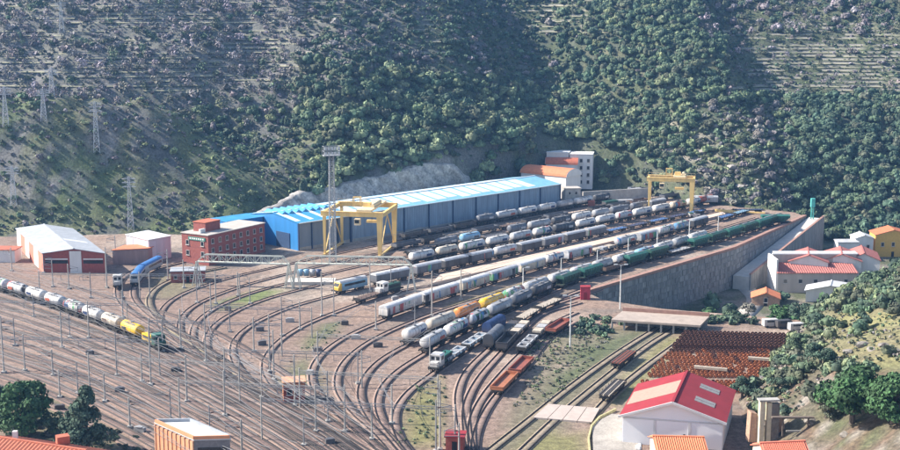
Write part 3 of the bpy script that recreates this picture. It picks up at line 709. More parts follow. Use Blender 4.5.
train('t8', (442,367.5), [F_('sky blue',L=13.5,load='frames'),F_('sky blue',L=13.5,load='frames'),('hood','deep blue',{'endc':'deep blue','L':11.5}),], 'line behind the shunting locomotive', 'wagons behind the white shunting locomotive', fine=True)
train('t9', (488,351), [('hood','slate',{'endc':'charcoal'}),F_('charcoal'),F_('cream',say='pale'),F_('cream',say='pale')], 'hooded wagon siding', 'wagons in the hooded wagon siding', fine=True)
train('t10', (500,354), [G_('charcoal',L=12.5,H=2.6,floorc='black'),F_('brown',load='blocks'),], 'black open wagon siding', 'wagons in the black open wagon siding', fine=True)
train('t11', (520,355), [F_('charcoal',load='frames'),F_('slate',load='blocks')], 'steel frame siding', 'flat wagons with steel frames', fine=True)
train('t12', (496,398), [G_('orange brown',L=13.5,H=2.0),G_('rusty red',L=12.5,H=2.0),('gap',26,{}),G_('rusty red',L=12.5,H=2.0)], 'rust red siding', 'rust red open wagons', fine=True)
train('t15', (607,405), [F_('brown',L=13.5)], 'grassy siding by the white shed', 'flat wagons in the grass by the white shed', fine=True)
train('t14', (618,371), [F_('brown',L=12.5)], 'grassy siding by the loading dock', 'flat wagons in the grass by the white shed', fine=True)
# the sidings' near ends: blue and yellow railcar, a green and white shunter, grey covered wagon
def single(key, at, L, parts, name, label, cat): return put(key, float(where(key, *at))-L/2, L, parts, name, label, cat, None)
single('t4', (335,295.5), 13, coach('sky blue','pale grey','yellow',L=13,nose=True), 'railcar', 'pale blue railcar with a yellow nose by the truss signal bridge', 'railcar').rotation_euler.z += math.pi
single('t4b', (378,298), 11, shunter('white','bottle green'), 'shunting_locomotive', 'white and green shunting locomotive near the foot of the truss bridge', 'locomotive').rotation_euler.z += math.pi
single('t4b', (357,305), 14, flat('brown', True, L=14.0), 'flat_wagon', 'empty brown flat wagon before the white and green shunting locomotive', 'wagon')
single('t4', (372,287), 15.5, covered('slate', False, L=15.5, tagd=False, roofc='pale grey'), 'covered_wagon', 'dark covered wagon with pale roof behind the green shunter', 'wagon')
# goods train on the main line at the left
km = 'm2'
def main_train():
    s = float(where(km, 170, 352)); P = TR[km]
    seq = [('loco',None),('tank','yellow'),('tank','cream'),('tank','white'),('tank','white'),('tank','pale grey'),('tank','white'),('tank','pale grey'),('tank','white'),('tank','cream'),('tank','white'),('tank','orange'),('tank','white'),('tank','grey')]
    for n, (k, c) in enumerate(seq):
        L = 11.0 if k == 'loco' else 10.4
        if k == 'loco':
            put(km, s-L/2, L, shunter('teal green','yellow'), 'shunting_locomotive', 'green and yellow locomotive at the head of the left goods train', 'locomotive', None).rotation_euler.z += math.pi
        else:
            put(km, s-L/2, L, tank(c, True, L=10.4, r=1.5, tagd=(n in (4,7,8))), 'tank_wagon', f"{c} tank wagon, {ORD[n-1]} behind the green and yellow locomotive", 'wagon', 'tank wagons of the left goods train', flip=True)
        s -= L+0.8
main_train()
# blue railcars by the brick buildings
s = float(where('d1', 134, 288))
for n in range(2):
    put('d1', s-7.5-n*15.4, 15, coach('pale grey','blue','white',L=15,nose=(n == 0)), 'railcar', ('blue-roofed railcar with a white nose beside the red and white shed' if n == 0 else 'second blue-roofed railcar, coupled behind towards the brick building'), 'railcar', 'blue railcars by the sheds', flip=True)
put('d3', float(where('d3', 119, 291))-5.5, 11, shunter('white','sky blue'), 'shunting_locomotive', 'white and blue locomotive standing beside the blue-roofed railcars', 'locomotive', None, flip=True)
# ------------------------------------------------------------------ buildings
V3 = Vector
def wall_quad(c0, c1, z0, z1, t=0.3, inward=None):
    """a wall from c0 to c1 in plan as an upright slab, thickness towards 'inward'"""
    a, b = V3((c0.x, c0.y, z0)), V3((c1.x, c1.y, z0)); d = (b-a).normalized(); n = V3((-d.y, d.x, 0))
    if inward is not None and n.dot(inward) < 0: n = -n
    vs = [a, b, b+n*t, a+n*t]; h = V3((0,0,z1-z0)); vs = vs+[v+h for v in vs]
    return MB().add(vs, [(3,2,1,0),(4,5,6,7),(0,1,5,4),(1,2,6,5),(2,3,7,6),(3,0,4,7)])
def opening(c0, c1, u, z, w, h, out, name='window', frame_m=None, glass_m=None, parent=None, sill=True):
    """a window set on the wall c0-c1 at fraction u: pane with a frame round it and a sill"""
    d = (c1-c0); L = d.length; d.normalize(); p = c0+d*(u*L); n = V3((-d.y, d.x, 0)); n = n if n.dot(out) > 0 else -n
    rz = math.atan2(d.y, d.x); q = p+n*0.03
    pane = MB().box((q.x, q.y, z), (w, 0.1, h), rz).build(name, glass_m or m_glass, parent)
    fr = MB(); k = p+n*0.06
    for s in (-1, 1):
        fr.box((k.x+d.x*s*w/2, k.y+d.y*s*w/2, z), (0.14, 0.16, h+0.14), rz)
        fr.box((k.x, k.y, z+s*h/2), (w-0.14, 0.15, 0.14), rz)
    fr.build('frame', frame_m or mat('frame_white', (0.45,0.42,0.40), 0.6), pane)
    if sill: kk = p+n*0.14; MB().box((kk.x, kk.y, z-h/2-0.14), (w+0.4, 0.34, 0.12), rz).build('sill', frame_m or mat('frame_white', (0.45,0.42,0.40), 0.6), pane)
    return pane
m_bluewall = mat('blue_sheet', (0.25,0.32,0.41), 0.6, var=0.28, scale=0.5, streak=True)
m_bluebright = mat('bright_blue_sheet', (0.03,0.20,0.48), 0.5, var=0.12, scale=0.5, streak=True)
m_bluecol = mat('dark_blue_post', (0.025,0.06,0.14), 0.6)
m_roofblue = mat('pale_blue_roof', (0.20,0.44,0.62), 0.4, var=0.15, scale=0.3)
m_roofbright = mat('bright_blue_roof', (0.06,0.30,0.56), 0.4, var=0.15, scale=0.3)
m_skylight = mat('skylight_sheet', (0.72,0.78,0.80), 0.35, var=0.15, scale=0.4)
m_conc = mat('concrete', (0.44,0.42,0.39), 0.9, scale=0.5, rgb2=(0.28,0.265,0.25))
m_dark = mat('dark_opening', (0.015,0.015,0.017), 0.9)
# the long hall: eave line from sight lines, bays of about twelve metres
EH = 10.6
h0, h1 = U(298, 222, EH), U(560, 183.5, EH); hu = (h1-h0); HL = hu.length; hu.normalize(); hv = V3((-hu.y, hu.x, 0))
HW = 30.0
def hpt(s, w, z): p = h0+hu*s+hv*w; return V3((p.x, p.y, z))
split = (U(400, 206.5, EH)-h0).dot(hu)-26
def hall(name, s0, s1, nb, wall_m, end_m, roof_m, label, left):
    o = empty(name, hpt((s0+s1)/2, HW/2, 0), 0, label, 'warehouse'); inv = -o.location
    def B(b, nm, m, par=None):
        b.v = [(V3(v)+inv) for v in b.v]; ob = b.build(nm, m, par or o); return ob
    bw = (s1-s0)/nb; eh = EH if not left else EH-0.25; rz = math.atan2(hu.y, hu.x)
    for k in range(nb):
        a, b_ = s0+k*bw, s0+(k+1)*bw
        pan = B(wall_quad(hpt(a+0.25, 0, 0), hpt(b_-0.25, 0, 0), 0.0, eh-0.35, 0.25, hv), 'wall_panel', wall_m)
        rb = MB(); n = 14
        for q in range(1, n): p = hpt(a+(b_-a)*q/n, -0.04, (eh-0.9)/2+0.4); rb.box(p, (0.08, 0.1, eh-1.4), rz)
        B(rb, 'ribs', wall_m, pan)
        p = hpt(a, -0.18, eh/2-0.1); B(MB().box(p, (0.42, 0.5, eh-0.25), rz), 'post', m_bluecol)
        pl = MB()
        B(wall_quad(hpt(a+0.3, -0.12, 0), hpt(b_-0.3, -0.12, 0), 0, 1.1, 0.1, hv), 'plinth', m_conc)
    p = hpt(s1, -0.18, eh/2-0.1); B(MB().box(p, (0.42, 0.5, eh-0.25), rz), 'post', m_bluecol)
    B(wall_quad(hpt(s0, HW, 0), hpt(s1, HW, 0), 0, eh-0.4, 0.25, -hv), 'back_wall', wall_m)
    rh = eh+2.1
    for s, nm in ((s0, 'end_wall'), (s1, 'end_wall')):
        g = [hpt(s, 0.05, 0), hpt(s, HW-0.05, 0), hpt(s, HW-0.05, eh-0.35), hpt(s, HW/2, rh-0.4), hpt(s, 0.05, eh-0.35)]
        t = hu*(0.25 if s == s0 else -0.25); m_ = MB().add(g+[v+t for v in g], [(0,1,2,3,4),(9,8,7,6,5)]+[(i,(i+1)%5,(i+1)%5+5,i+5) for i in range(5)])
        B(m_, nm, end_m)
    # roof sheets: two per bay and slope, with pale translucent strips between
    for k in range(nb*2):
        a, b_ = s0-0.3*(k == 0)+k*bw/2, s0+(k+1)*bw/2
        for w0, w1, zz0, zz1 in ((-0.7, HW/2, eh-0.1, rh), (HW+0.7, HW/2, eh-0.1, rh)):
            sh = B(MB().slab([hpt(a, w0, zz0), hpt(b_-0.06, w0, zz0), hpt(b_-0.06, w1, zz1), hpt(a, w1, zz1)], 0.16), 'roof_sheet', roof_m)
            if left and k % 2 == 0:
                B(MB().slab([hpt(a+0.6, w0*0.86+w1*0.14, zz0*0.86+zz1*0.14+0.06), hpt(b_-0.6, w0*0.86+w1*0.14, zz0*0.86+zz1*0.14+0.06), hpt(b_-0.6, w0*0.1+w1*0.9, zz0*0.1+zz1*0.9+0.06), hpt(a+0.6, w0*0.1+w1*0.9, zz0*0.1+zz1*0.9+0.06)], 0.05), 'skylight', m_skylight, sh)
            elif not left:
                f0, f1 = (0.14, 0.93)
                def mixp(x, f): return hpt(x, w0*(1-f)+w1*f, zz0*(1-f)+zz1*f+0.06)
                if k < nb*2-2: B(MB().slab([mixp(a+0.8, f0+0.05*(k % 3)), mixp(b_-0.9, f0+0.05*(k % 3)), mixp(b_-0.9, f1), mixp(a+0.8, f1)], 0.05), 'skylight', m_skylight, sh)
    B(MB().bar(hpt(s0, HW/2, rh+0.12), hpt(s1, HW/2, rh+0.12), 0.7, 0.2), 'ridge_cap', m_skylight)
    B(MB().bar(hpt(s0, -0.75, eh-0.2), hpt(s1, -0.75, eh-0.2), 0.25, 0.3), 'gutter', m_skylight)
    if left:      # row of raised roof lights along the back slope
        for k in range(7):
            s = s0+2.5+k*(s1-s0-5)/6
            t = [hpt(s-1.6, HW/2-4, rh-0.6), hpt(s+1.6, HW/2-4, rh-0.6), hpt(s+1.6, HW/2+7, rh-0.9), hpt(s-1.6, HW/2+7, rh-0.9), hpt(s, HW/2-4, rh+0.55), hpt(s, HW/2+7, rh+0.4)]
            B(MB().add(t, [(0,1,4),(3,5,2),(1,2,5,4),(0,4,5,3),(0,3,2,1)]), 'roof_light', m_roofbright)
        dp = hpt(s0-0.1, HW*0.3, 3.0); B(MB().box(dp, (0.3, 8, 5.6), rz), 'door', m_bluecol)
    return o
m_gray_wall = mat('grey_blue_sheet', (0.21,0.26,0.33), 0.6, var=0.15, scale=0.5, streak=True)
hall('blue_shed', 0, split-0.4, 4, m_gray_wall, m_bluebright, m_roofbright, 'bright blue shed with raised roof lights behind the near yellow crane', True)
hall('long_hall', split, HL, 9, m_bluewall, m_bluewall, m_roofblue, 'long blue sheet-metal hall with dark posts and pale roof strips', False)

def gabled(name, label, c0, wv, dv, z0, eh, rh, wall_m, roof_m, cat='building', side_m=None, over=0.4, strips=None, gable_panels=None, tiles=0, group=None, roofname='roof'):
    """c0 front corner, wv front width vector, dv depth vector, ridge along dv"""
    o = empty(name, (c0+(wv+dv)/2).xy.to_3d()+V3((0,0,z0)), 0, label, cat, group); inv = -o.location
    def P(a, b, z): p = c0+wv*a+dv*b; return V3((p.x, p.y, z))
    def B(b, nm, m, par=None): b.v = [(V3(v)+inv) for v in b.v]; return b.build(nm, m, par or o)
    body = [P(0,0,z0),P(1,0,z0),P(1,0,eh),P(.5,0,rh-0.15),P(0,0,eh),P(0,1,z0),P(1,1,z0),P(1,1,eh),P(.5,1,rh-0.15),P(0,1,eh)]
    B(MB().add(body, [(0,1,2,3,4),(9,8,7,6,5),(0,4,9,5),(1,6,7,2),(0,5,6,1)]), 'wall', wall_m)
    fo = over/wv.length; do = over/dv.length
    def slope(sx, b0, b1, lift=0.0, f0=0.0, f1=1.0, t=0.18):
        e = -fo if sx < 0 else 1+fo; dz = (rh-eh)*fo*2
        def q(f, b): return P(e*(1-f)+0.5*f, b, (eh-dz)*(1-f)+rh*f+lift)
        return MB().slab([q(f0, b0), q(f0, b1), q(f1, b1), q(f1, b0)], t)
    roofs = []
    for sx in (-1, 1):
        r = B(slope(sx, -do, 1+do), roofname, roof_m); roofs.append(r)
    B(MB().bar(P(.5,-do,rh+0.05), P(.5,1+do,rh+0.05), 0.5, 0.22), 'ridge_cap', roof_m)
    o_B, o_P, o_s = B, P, slope
    return o, B, P, slope, roofs
# red and white shed at the left
m_red = mat('red_brick', (0.36,0.085,0.065), 0.85, scale=1.2, rgb2=(0.24,0.055,0.045), bump=0.3)
m_whitewall = mat('white_render', (0.68,0.66,0.64), 0.85, var=0.1, scale=0.4, streak=True)
m_peach = mat('peach_render', (0.64,0.46,0.38), 0.85, var=0.1, scale=0.4, streak=True)
m_greyroof = mat('grey_fibre_roof', (0.34,0.36,0.39), 0.8, var=0.18, scale=0.4)
m_whiteroof = mat('white_roof_strip', (0.56,0.56,0.56), 0.7, var=0.1, scale=0.4)
b0 = U(44, 273); b1 = U(105.5, 273); eb = 6.8
bd = U(17.3, 227.8, eb)-U(43.5, 252.3, eb); bd.z = 0; wv = b1-b0
o, B, P, slope, rf = gabled('goods_shed', 'red and white shed with grey ridged roof beside the main tracks', b0, wv, bd, 0, eb, 8.3, m_red, m_greyroof, 'building', over=0.5)
for sx in (-1, 1):
    for a, b_ in ((0.33,0.40),): B(slope(sx, a, b_, 0.05, 0.06 if sx < 0 else 0.2, 0.95, 0.05), 'roof_strip', m_whiteroof, rf[0 if sx < 0 else 1])
nrm = V3((bd.y, -bd.x, 0)).normalized(); nrm = nrm if nrm.dot(V3((-1,-1,0))) > 0 else -nrm
for k in range(6):
    a0, a1 = k/6+0.003, (k+1)/6-0.003
    w = wall_quad(P(0,a0,0)+nrm*0.12, P(0,a1,0)+nrm*0.12, 0, eb-0.3, 0.1, -nrm); B(w, 'wall_panel', m_whitewall if k % 2 else mat('salmon_render', (0.62,0.20,0.14), 0.85, var=0.12, scale=0.5))
fn = V3((wv.y, -wv.x, 0)).normalized(); fn = fn if fn.y < 0 else -fn
B(wall_quad(P(0.43,0,0)+fn*0.15, P(0.62,0,0)+fn*0.15, 0, 7.4, 0.1, -fn), 'door', m_whitewall)
for a, b_ in ((0.03,0.4),(0.65,0.97)):
    B(wall_quad(P(a,0,0)+fn*0.1, P(b_,0,0)+fn*0.1, 3.2, 4.3, 0.08, -fn), 'window', m_glass)
    B(wall_quad(P(a,0,0)+fn*0.12, P(b_,0,0)+fn*0.12, 4.5, 4.9, 0.1, -fn), 'band', m_whitewall)
def boxed(name, label, c0, wv, dv, z0, z1, wall_m, roof_m, cat='building', over=0.3, group=None, parapet=0):
    o = empty(name, (c0+(wv+dv)/2).xy.to_3d()+V3((0,0,z0)), 0, label, cat, group); inv = -o.location
    def P(a, b, z): p = c0+wv*a+dv*b; return V3((p.x, p.y, z))
    def B(b, nm, m, par=None): b.v = [(V3(v)+inv) for v in b.v]; return b.build(nm, m, par or o)
    q = [P(0,0,z0),P(1,0,z0),P(1,1,z0),P(0,1,z0)]; t = V3((0,0,z1-z0))
    B(MB().add(q+[v+t for v in q], [(3,2,1,0),(4,5,6,7),(0,1,5,4),(1,2,6,5),(2,3,7,6),(3,0,4,7)]), 'wall', wall_m)
    fx, fy = over/wv.length, over/dv.length
    B(MB().slab([P(-fx,-fy,z1+0.28),P(1+fx,-fy,z1+0.28),P(1+fx,1+fy,z1+0.28),P(-fx,1+fy,z1+0.28)], 0.27), 'roof', roof_m)
    return o, B, P
m_pink = mat('pinkish_boards', (0.42,0.27,0.24), 0.85, scale=0.8, rgb2=(0.30,0.19,0.17), streak=True)
m_tile = mat('clay_tile', (0.50,0.155,0.085), 0.85, scale=0.9, rgb2=(0.36,0.10,0.06), bump=0.4)
m_tile2 = mat('orange_clay_tile', (0.66,0.24,0.11), 0.85, scale=0.9, rgb2=(0.52,0.165,0.085), bump=0.4)
m_tile3 = mat('rosy_clay_tile', (0.45,0.17,0.145), 0.85, scale=0.6, rgb2=(0.33,0.115,0.10), bump=0.4)
m_lav = mat('lavender_sheet', (0.56,0.53,0.58), 0.7, var=0.1, scale=0.4, streak=True)
c0 = U(113,265); wv = U(149,263)-c0
o, B, P = boxed('low_workshop', 'low pinkish boarded workshop with orange roof edge by white block', c0, wv, V3((2,9,0)), 0, 5.0, m_pink, m_tile2)
for k in range(7): B(wall_quad(P(k/7+0.01,0,0)+V3((0,-.1,0)), P((k+1)/7-0.02,0,0)+V3((0,-.1,0)), 0.3, 4.6, 0.1, V3((0,1,0))), 'board_panel', m_pink)
c0 = U(149.5,262); wv = U(171.5,257.5)-c0; dv = U(127,256)-c0
o, B, P = boxed('white_block', 'plain white block with flat roof between workshop and brick building', c0, wv, dv, 0, 7.6, m_lav, m_whiteroof)
for k in range(3):
    n_ = V3((wv.y,-wv.x,0)).normalized(); B(wall_quad(P(k/3+0.02,0,0)+n_*0.08, P((k+1)/3-0.02,0,0)+n_*0.08, 0.2, 7.2, 0.08, -n_), 'wall_panel', m_lav)
    n2 = V3((-dv.y,dv.x,0)).normalized(); n2 = n2 if n2.y < 0 else -n2; B(wall_quad(P(0,k/3+0.02,0)+n2*0.08, P(0,(k+1)/3-0.02,0)+n2*0.08, 0.2, 7.2, 0.08, -n2), 'wall_panel', m_lav)
c0 = U(18,258); wv = U(-40,266)-c0
boxed('low_shed', 'low white and red-roofed shed behind the red and white shed', U(-30,262), V3((16,-1,0)), V3((0,7,0)), 0, 4.2, m_whitewall, m_tile)
ac = hpt(-0.35, 21, 0)
o, B, P = boxed('blue_annex', 'bright blue annex rising behind the brick building roof', ac, -hu*16, hv*10, 0, 10.0, m_bluebright, m_roofbright, over=0.3)
for k in range(5): B(wall_quad(P(k/5+0.01,0,0)-hv*0.08, P((k+1)/5-0.01,0,0)-hv*0.08, 0.2, 9.7, 0.08, hv), 'wall_panel', m_bluebright)
# brick building with three storeys
c0 = U(209,266); top = 10.4
p_r = U(264.5,223.3,top); wv = V3((p_r.x-c0.x, p_r.y-c0.y, 0)); dvn = V3((-wv.y, wv.x, 0)).normalized()*12.0
m_brick = mat('dark_brick', (0.33,0.095,0.075), 0.88, scale=1.3, rgb2=(0.23,0.065,0.055), bump=0.4)
m_flat = mat('pale_flat_roof', (0.44,0.40,0.36), 0.9, var=0.15, scale=0.4)
o, B, P = boxed('brick_office', 'three-storey red brick building with flat pale roof and roof room', c0, wv, dvn, 0, top, m_brick, m_flat, over=0.25)
on = V3((wv.y,-wv.x,0)).normalized(); on = on if on.y < 0 else -on
on2 = V3((-wv.x,-wv.y,0)).normalized()
def win_on(B_, o_, c0, c1, u, z, w, h, out):
    a = c0-o_.location; b = c1-o_.location; opening(V3((a.x,a.y,0)), V3((b.x,b.y,0)), u, z-o_.location.z, w, h, out, parent=o_)
for z in (8.3, 5.1, 2.1):
    for k in range(8): win_on(B, o, P(0,0,0), P(1,0,0), (k+0.6)/8.2, z, 1.25, 1.6, on)
for z in (7.4, 3.8):
    for u in (0.22, 0.78): win_on(B, o, P(0,0,0), P(0,1,0), u, z, 1.3, 1.6, on2)
sg = MB(); p = P(0,0.42,8.95)+on2*0.12; rz2 = math.atan2(dvn.y, dvn.x); sg.box(p, (7.6, 0.16, 1.15), rz2); sgo = B(sg, 'sign', mat('sign_green', (0.05,0.20,0.16), 0.6))
for k in range(7):
    q = P(0,0.42,8.95)+on2*0.22+dvn.normalized()*(k-3)*0.95; B(MB().box(q, (0.62, 0.05, 0.5), rz2), 'lettering', mat('sign_white', (0.75,0.75,0.72), 0.6), sgo)
q0 = P(0.16,0.45,top+0.3); 
B(MB().box(P(0.26,0.62,top+1.85), (7.5, 5.5, 3.1), math.atan2(wv.y,wv.x)), 'roof_room', m_brick)
B(MB().box(P(0.26,0.62,top+3.5), (7.9, 5.9, 0.2), math.atan2(wv.y,wv.x)), 'roof_room_cap', m_tile)
for dx in (0.06, 0.1): B(MB().box(P(dx,0.4,top+1.0), (1.2, 0.9, 1.3), math.atan2(wv.y,wv.x)), 'vent_box', m_whiteroof)
c0 = U(171,283); o, B, P = boxed('brick_hut', 'low dark red brick hut with grey roof before the brick building', c0, V3((10.5,1.5,0)), V3((-1,6,0)), 0, 3.6, m_brick, m_greyroof)
for k in range(4): win_on(B, o, P(0,0,0), P(1,0,0), (k+0.6)/4.2, 1.9, 1.0, 1.2, V3((0,-1,0)))
B(MB().box(P(0.5,-0.02,1.1), (0.9,0.1,2.2), 0.14), 'door', m_dark)
# white block of flats and orange-roofed hall at the far end
zb = 1.0
o, B, P = boxed('white_flats', 'tall white block of flats at the far end of the sidings', V3((58.5,583,0)), V3((11,-1.5,0)), V3((2,12,0)), zb, 17.9, m_whitewall, m_whitewall, over=0.15)
for z in (4.5, 8, 11.5, 15):
    for k in range(3): win_on(B, o, P(0,0,0), P(1,0,0), (k+0.6)/3.2, z, 1.3, 1.7, V3((0,-1,0)))
o2, B2, P2 = boxed('white_flats_wing', 'lower-set white wing beside the tall white flats', V3((47.5,588,0)), V3((10.8,-2.5,0)), V3((2,11,0)), zb, 18.3, m_whitewall, m_whitewall, over=0.15)
for z in (11.5, 15):
    for k in range(2): win_on(B2, o2, P2(0,0,0), P2(1,0,0), (k+0.7)/2.4, z, 1.3, 1.7, V3((0,-1,0)))
def vaulted(name, label, p0, p1, width, z0, eh, rise, roof_m):
    ax = (p1-p0); L = ax.length; rz = math.atan2(ax.y, ax.x); o = empty(name, (p0.x,p0.y,z0), rz, label, 'building')
    MB().box((L/2, width/2, (eh-z0)/2), (L, width, eh-z0)).build('wall', m_whitewall, o)
    pr = [(width/2-(width/2+0.4)*math.cos(t), eh-z0+rise*math.sin(t)) for t in np.linspace(0, math.pi, 11)]
    MB().prism_x(pr, -0.4, L+0.4).build('roof', roof_m, o)
    for s in (-0.42, L+0.42):
        MB().prism_x([(y, z-0.05) for y, z in pr], s-0.05, s+0.05).build('gable', m_whitewall, o)
    return o
e0 = U(521,172,11.5); e1 = U(566,176.5,11.5)
vaulted('vaulted_hall', 'white hall with long orange vaulted roof behind the blue hall', V3((e0.x,e0.y,0)), V3((e1.x,e1.y,0)), 12, 1.0, 11.2, 3.4, m_tile2)
vaulted('small_vaulted_hall', 'smaller red vaulted roof tucked before the white flats', V3((e0.x+13,e0.y+15,0)), V3((e0.x+28,e0.y+13,0)), 9, 1.0, 13.4, 3.0, m_tile)
p = U(565,207); o, B, P = boxed('grey_hut', 'small grey two-storey hut at the end of the blue hall', p, V3((7,1.0,0)), V3((-1,6,0)), 0, 8.2, m_conc, m_flat)
for z in (2.6, 6.2):
    for k in range(2): win_on(B, o, P(0,0,0), P(1,0,0), (k+0.7)/2.4, z, 1.0, 1.3, V3((0,-1,0)))
# white retaining wall at the far end with rubble on top
p0, p1 = U(583,203.5), U(648,199.5)
tag(wall_quad(p0, p1, -0.3, 5.4, 0.8, V3((0,1,0))).build('retaining_wall', m_conc), 'pale concrete retaining wall behind the far end of sidings', 'wall')
tag(MB().box(U(591,206)+V3((0,0,1.3)), (3.0,2.4,2.6)).build('container', paint('rusty red')), 'small red steel box below the pale retaining wall', 'container')
o = empty('container', U(623,205.5), 0.25, 'pale blue shipping container by the far yellow crane', 'container'); MB().box((0,0,1.35),(9,2.5,2.6)).build('body', paint('pale grey'), o); MB().box((-4.55,0,1.35),(0.1,2.2,2.3)).build('door', paint('sky blue'), o)
o = empty('container', U(610,207.5), 0.7, 'dark green container on the sidings left of the pale container', 'container'); MB().box((0,0,1.6),(8,2.6,3.1)).build('body', paint('bottle green'), o); MB().box((-4.05,0,1.6),(0.1,2.3,2.8)).build('door', paint('charcoal'), o)

# ------------------------------------------------------------------ walls, platform, ramp, docks
m_stone = mat('dark_stone', (0.31,0.30,0.295), 0.92, scale=0.5, rgb2=(0.20,0.195,0.195), bump=1.0, streak=True, grain=0.4, gscale=1.5)
m_coping = mat('coping_stone', (0.33,0.19,0.15), 0.9, var=0.25, scale=0.8)
m_ribst = mat('wall_rib', (0.15,0.155,0.175), 0.9, scale=1.0, rgb2=(0.09,0.09,0.10), bump=0.8)
def stone_wall(name, label, a, b, z0, z1, thick=1.2, pilasters=True, coping=True, z1b=None):
    ax = (b-a); ax.z = 0; L = ax.length; rz = math.atan2(ax.y, ax.x); o = empty(name, (a.x,a.y,0), rz, label, 'wall')
    z1b = z1 if z1b is None else z1b; f = 0.9
    vs = [(0,-f,z0),(L,-f,z0),(L,0,z1b),(0,0,z1),(0,thick,z0),(L,thick,z0),(L,thick,z1b),(0,thick,z1)]
    MB().add(vs, [(0,1,2,3),(5,4,7,6),(3,2,6,7),(1,0,4,5),(0,3,7,4),(1,5,6,2)]).build('wall_face', m_stone, o)
    # courses of ashlar proud of the face
    rr = random.Random(11); nrow = max(1, int((min(z1,z1b)-z0-0.2)/1.9)); count = 0
    meshes = [MB().box((0,0,0),(1.0,0.5,1.0)).mesh('stone_block', m_stone)]
    for r_ in range(nrow):
        zc = z1-0.95-r_*1.9; x = rr.uniform(0, 1.5)
        while x < L-3.2 and count < 230:
            w = rr.uniform(2.6, 4.4); k = (z1-zc)/(z1-z0); ob = link('stone_block', meshes[0], o, (x+w/2, -f*k-0.02+rr.uniform(-.06,.06), zc+(z1b-z1)*(x+w/2)/L)); ob.scale = (w-0.25, 0.6, 1.66); x += w; count += 1
    if coping: MB().add([(0,-0.25,z1),(L,-0.25,z1b),(L,thick+0.1,z1b),(0,thick+0.1,z1),(0,-0.25,z1+0.9),(L,-0.25,z1b+0.9),(L,thick+0.1,z1b+0.9),(0,thick+0.1,z1+0.9)], [(3,2,1,0),(4,5,6,7),(0,1,5,4),(1,2,6,5),(2,3,7,6),(3,0,4,7)]).build('coping', m_coping, o)
    return o
stone_wall('retaining_wall', 'tall dark stone retaining wall below the green hopper wagons', W0, W1, -14.5, 0.0)
stone_wall('retaining_wall', 'dark stone retaining wall behind the sloping ramp', W1, W2, -14.5, 0.0, coping=True)
wn_ = V3((W1.y-W0.y, -(W1.x-W0.x), 0)).normalized()
# sloping ramp down outside the wall
wo = V3((W2.y-W1.y, -(W2.x-W1.x), 0)).normalized(); ra, rb_ = W2+wo*0.6, W1+wo*0.6+(W1-W2).normalized()*4; rdir = (rb_-ra).normalized(); rn = V3((-rdir.y, rdir.x, 0)); rn = rn if rn.x > 0 else -rn
o = empty('ramp', ra, 0, 'pale sloping ramp with low walls beside the stone retaining wall', 'ramp'); rw = 6.6; RL = (rb_-ra).length; zr = -9.0
def RP(s, w, z): return rdir*s+rn*w+V3((0,0,z))
MB().add([RP(0,0.5,0.05),RP(RL,0.5,zr),RP(RL,rw,zr),RP(0,rw,0.05),RP(0,0.5,-15),RP(RL,0.5,-15),RP(RL,rw,-15),RP(0,rw,-15)], [(0,1,2,3),(0,4,5,1),(2,6,7,3),(3,7,4,0),(1,5,6,2)]).build('roadway', mat('pale_concrete', (0.50,0.47,0.43), 0.9, var=0.15, scale=0.4), o)
MB().add([RP(0,rw,-15),RP(RL,rw,-15),RP(RL,rw,zr+1.1),RP(0,rw,1.1),RP(0,rw+0.6,-15),RP(RL,rw+0.6,-15),RP(RL,rw+0.6,zr+1.1),RP(0,rw+0.6,1.1)], [(0,1,2,3),(5,4,7,6),(3,2,6,7),(1,0,4,5),(1,5,6,2),(0,3,7,4)]).build('side_wall', m_stone, o)
MB().bar(RP(0,rw+0.3,1.2), RP(RL,rw+0.3,zr+1.2), 0.9, 0.25).build('coping', m_coping, o)
# platform between the sidings
def platform(name, label, pts_a, pts_b, z, m):
    A = [U(*p) for p in pts_a]; B_ = [U(*p) for p in pts_b]; n = len(A); o = None
    b = MB(); vs = [V3((p.x,p.y,z)) for p in A]+[V3((p.x,p.y,z)) for p in B_]+[V3((p.x,p.y,-0.2)) for p in A]+[V3((p.x,p.y,-0.2)) for p in B_]
    fs = [(i,i+1,n+i+1,n+i) for i in range(n-1)]+[(2*n+i,2*n+i+1,i+1,i) for i in range(n-1)]+[(n+i,n+i+1,3*n+i+1,3*n+i) for i in range(n-1)]+[(0,n,3*n,2*n),(n-1,3*n-1,4*n-1,2*n-1)]
    return tag(b.add(vs, fs).build(name, m), label, 'platform')
m_plat = mat('platform_sand', (0.56,0.43,0.34), 0.92, var=0.14, scale=0.3)
platform('platform', 'long pale sandy loading platform between the dark and graffitied wagons', [(440,277.5),(560,251),(650,231),(722,214)], [(432,286),(560,255.8),(650,234.8),(726,216)], 1.0, m_plat)
platform('platform', 'pale apron by the far yellow crane', [(566,213.5),(600,207.5),(640,201),(688,206)], [(574,215.5),(612,210),(650,206),(700,209)], 0.35, m_plat)
# drums platform left of the sidings
o = empty('drum_stage', U(307,283), 0, 'low curved stage with pale drums under the truss bridge', 'stage')
MB().prism_x([(-3,0),(3,0),(3,1.0),(-3,1.0)], -6, 9).build('deck', mat('pale_concrete', (0.50,0.47,0.43), 0.9), o)
for k in range(4): tag(MB().cyl(U(300+k*6.2,279)+V3((0,0.6,1.0)), U(300+k*6.2,279)+V3((0,0.6,3.0)), 0.95, 12).build('drum', paint('sky blue' if k < 2 else ('pale grey' if k == 2 else 'deep blue')), None, True), ['first pale blue drum standing on the low stage','second pale blue drum standing on the low stage','pale grey drum between the blue drums on the stage','dark blue drum at the far end of the stage'][k], 'drum', 'drums on the stage')
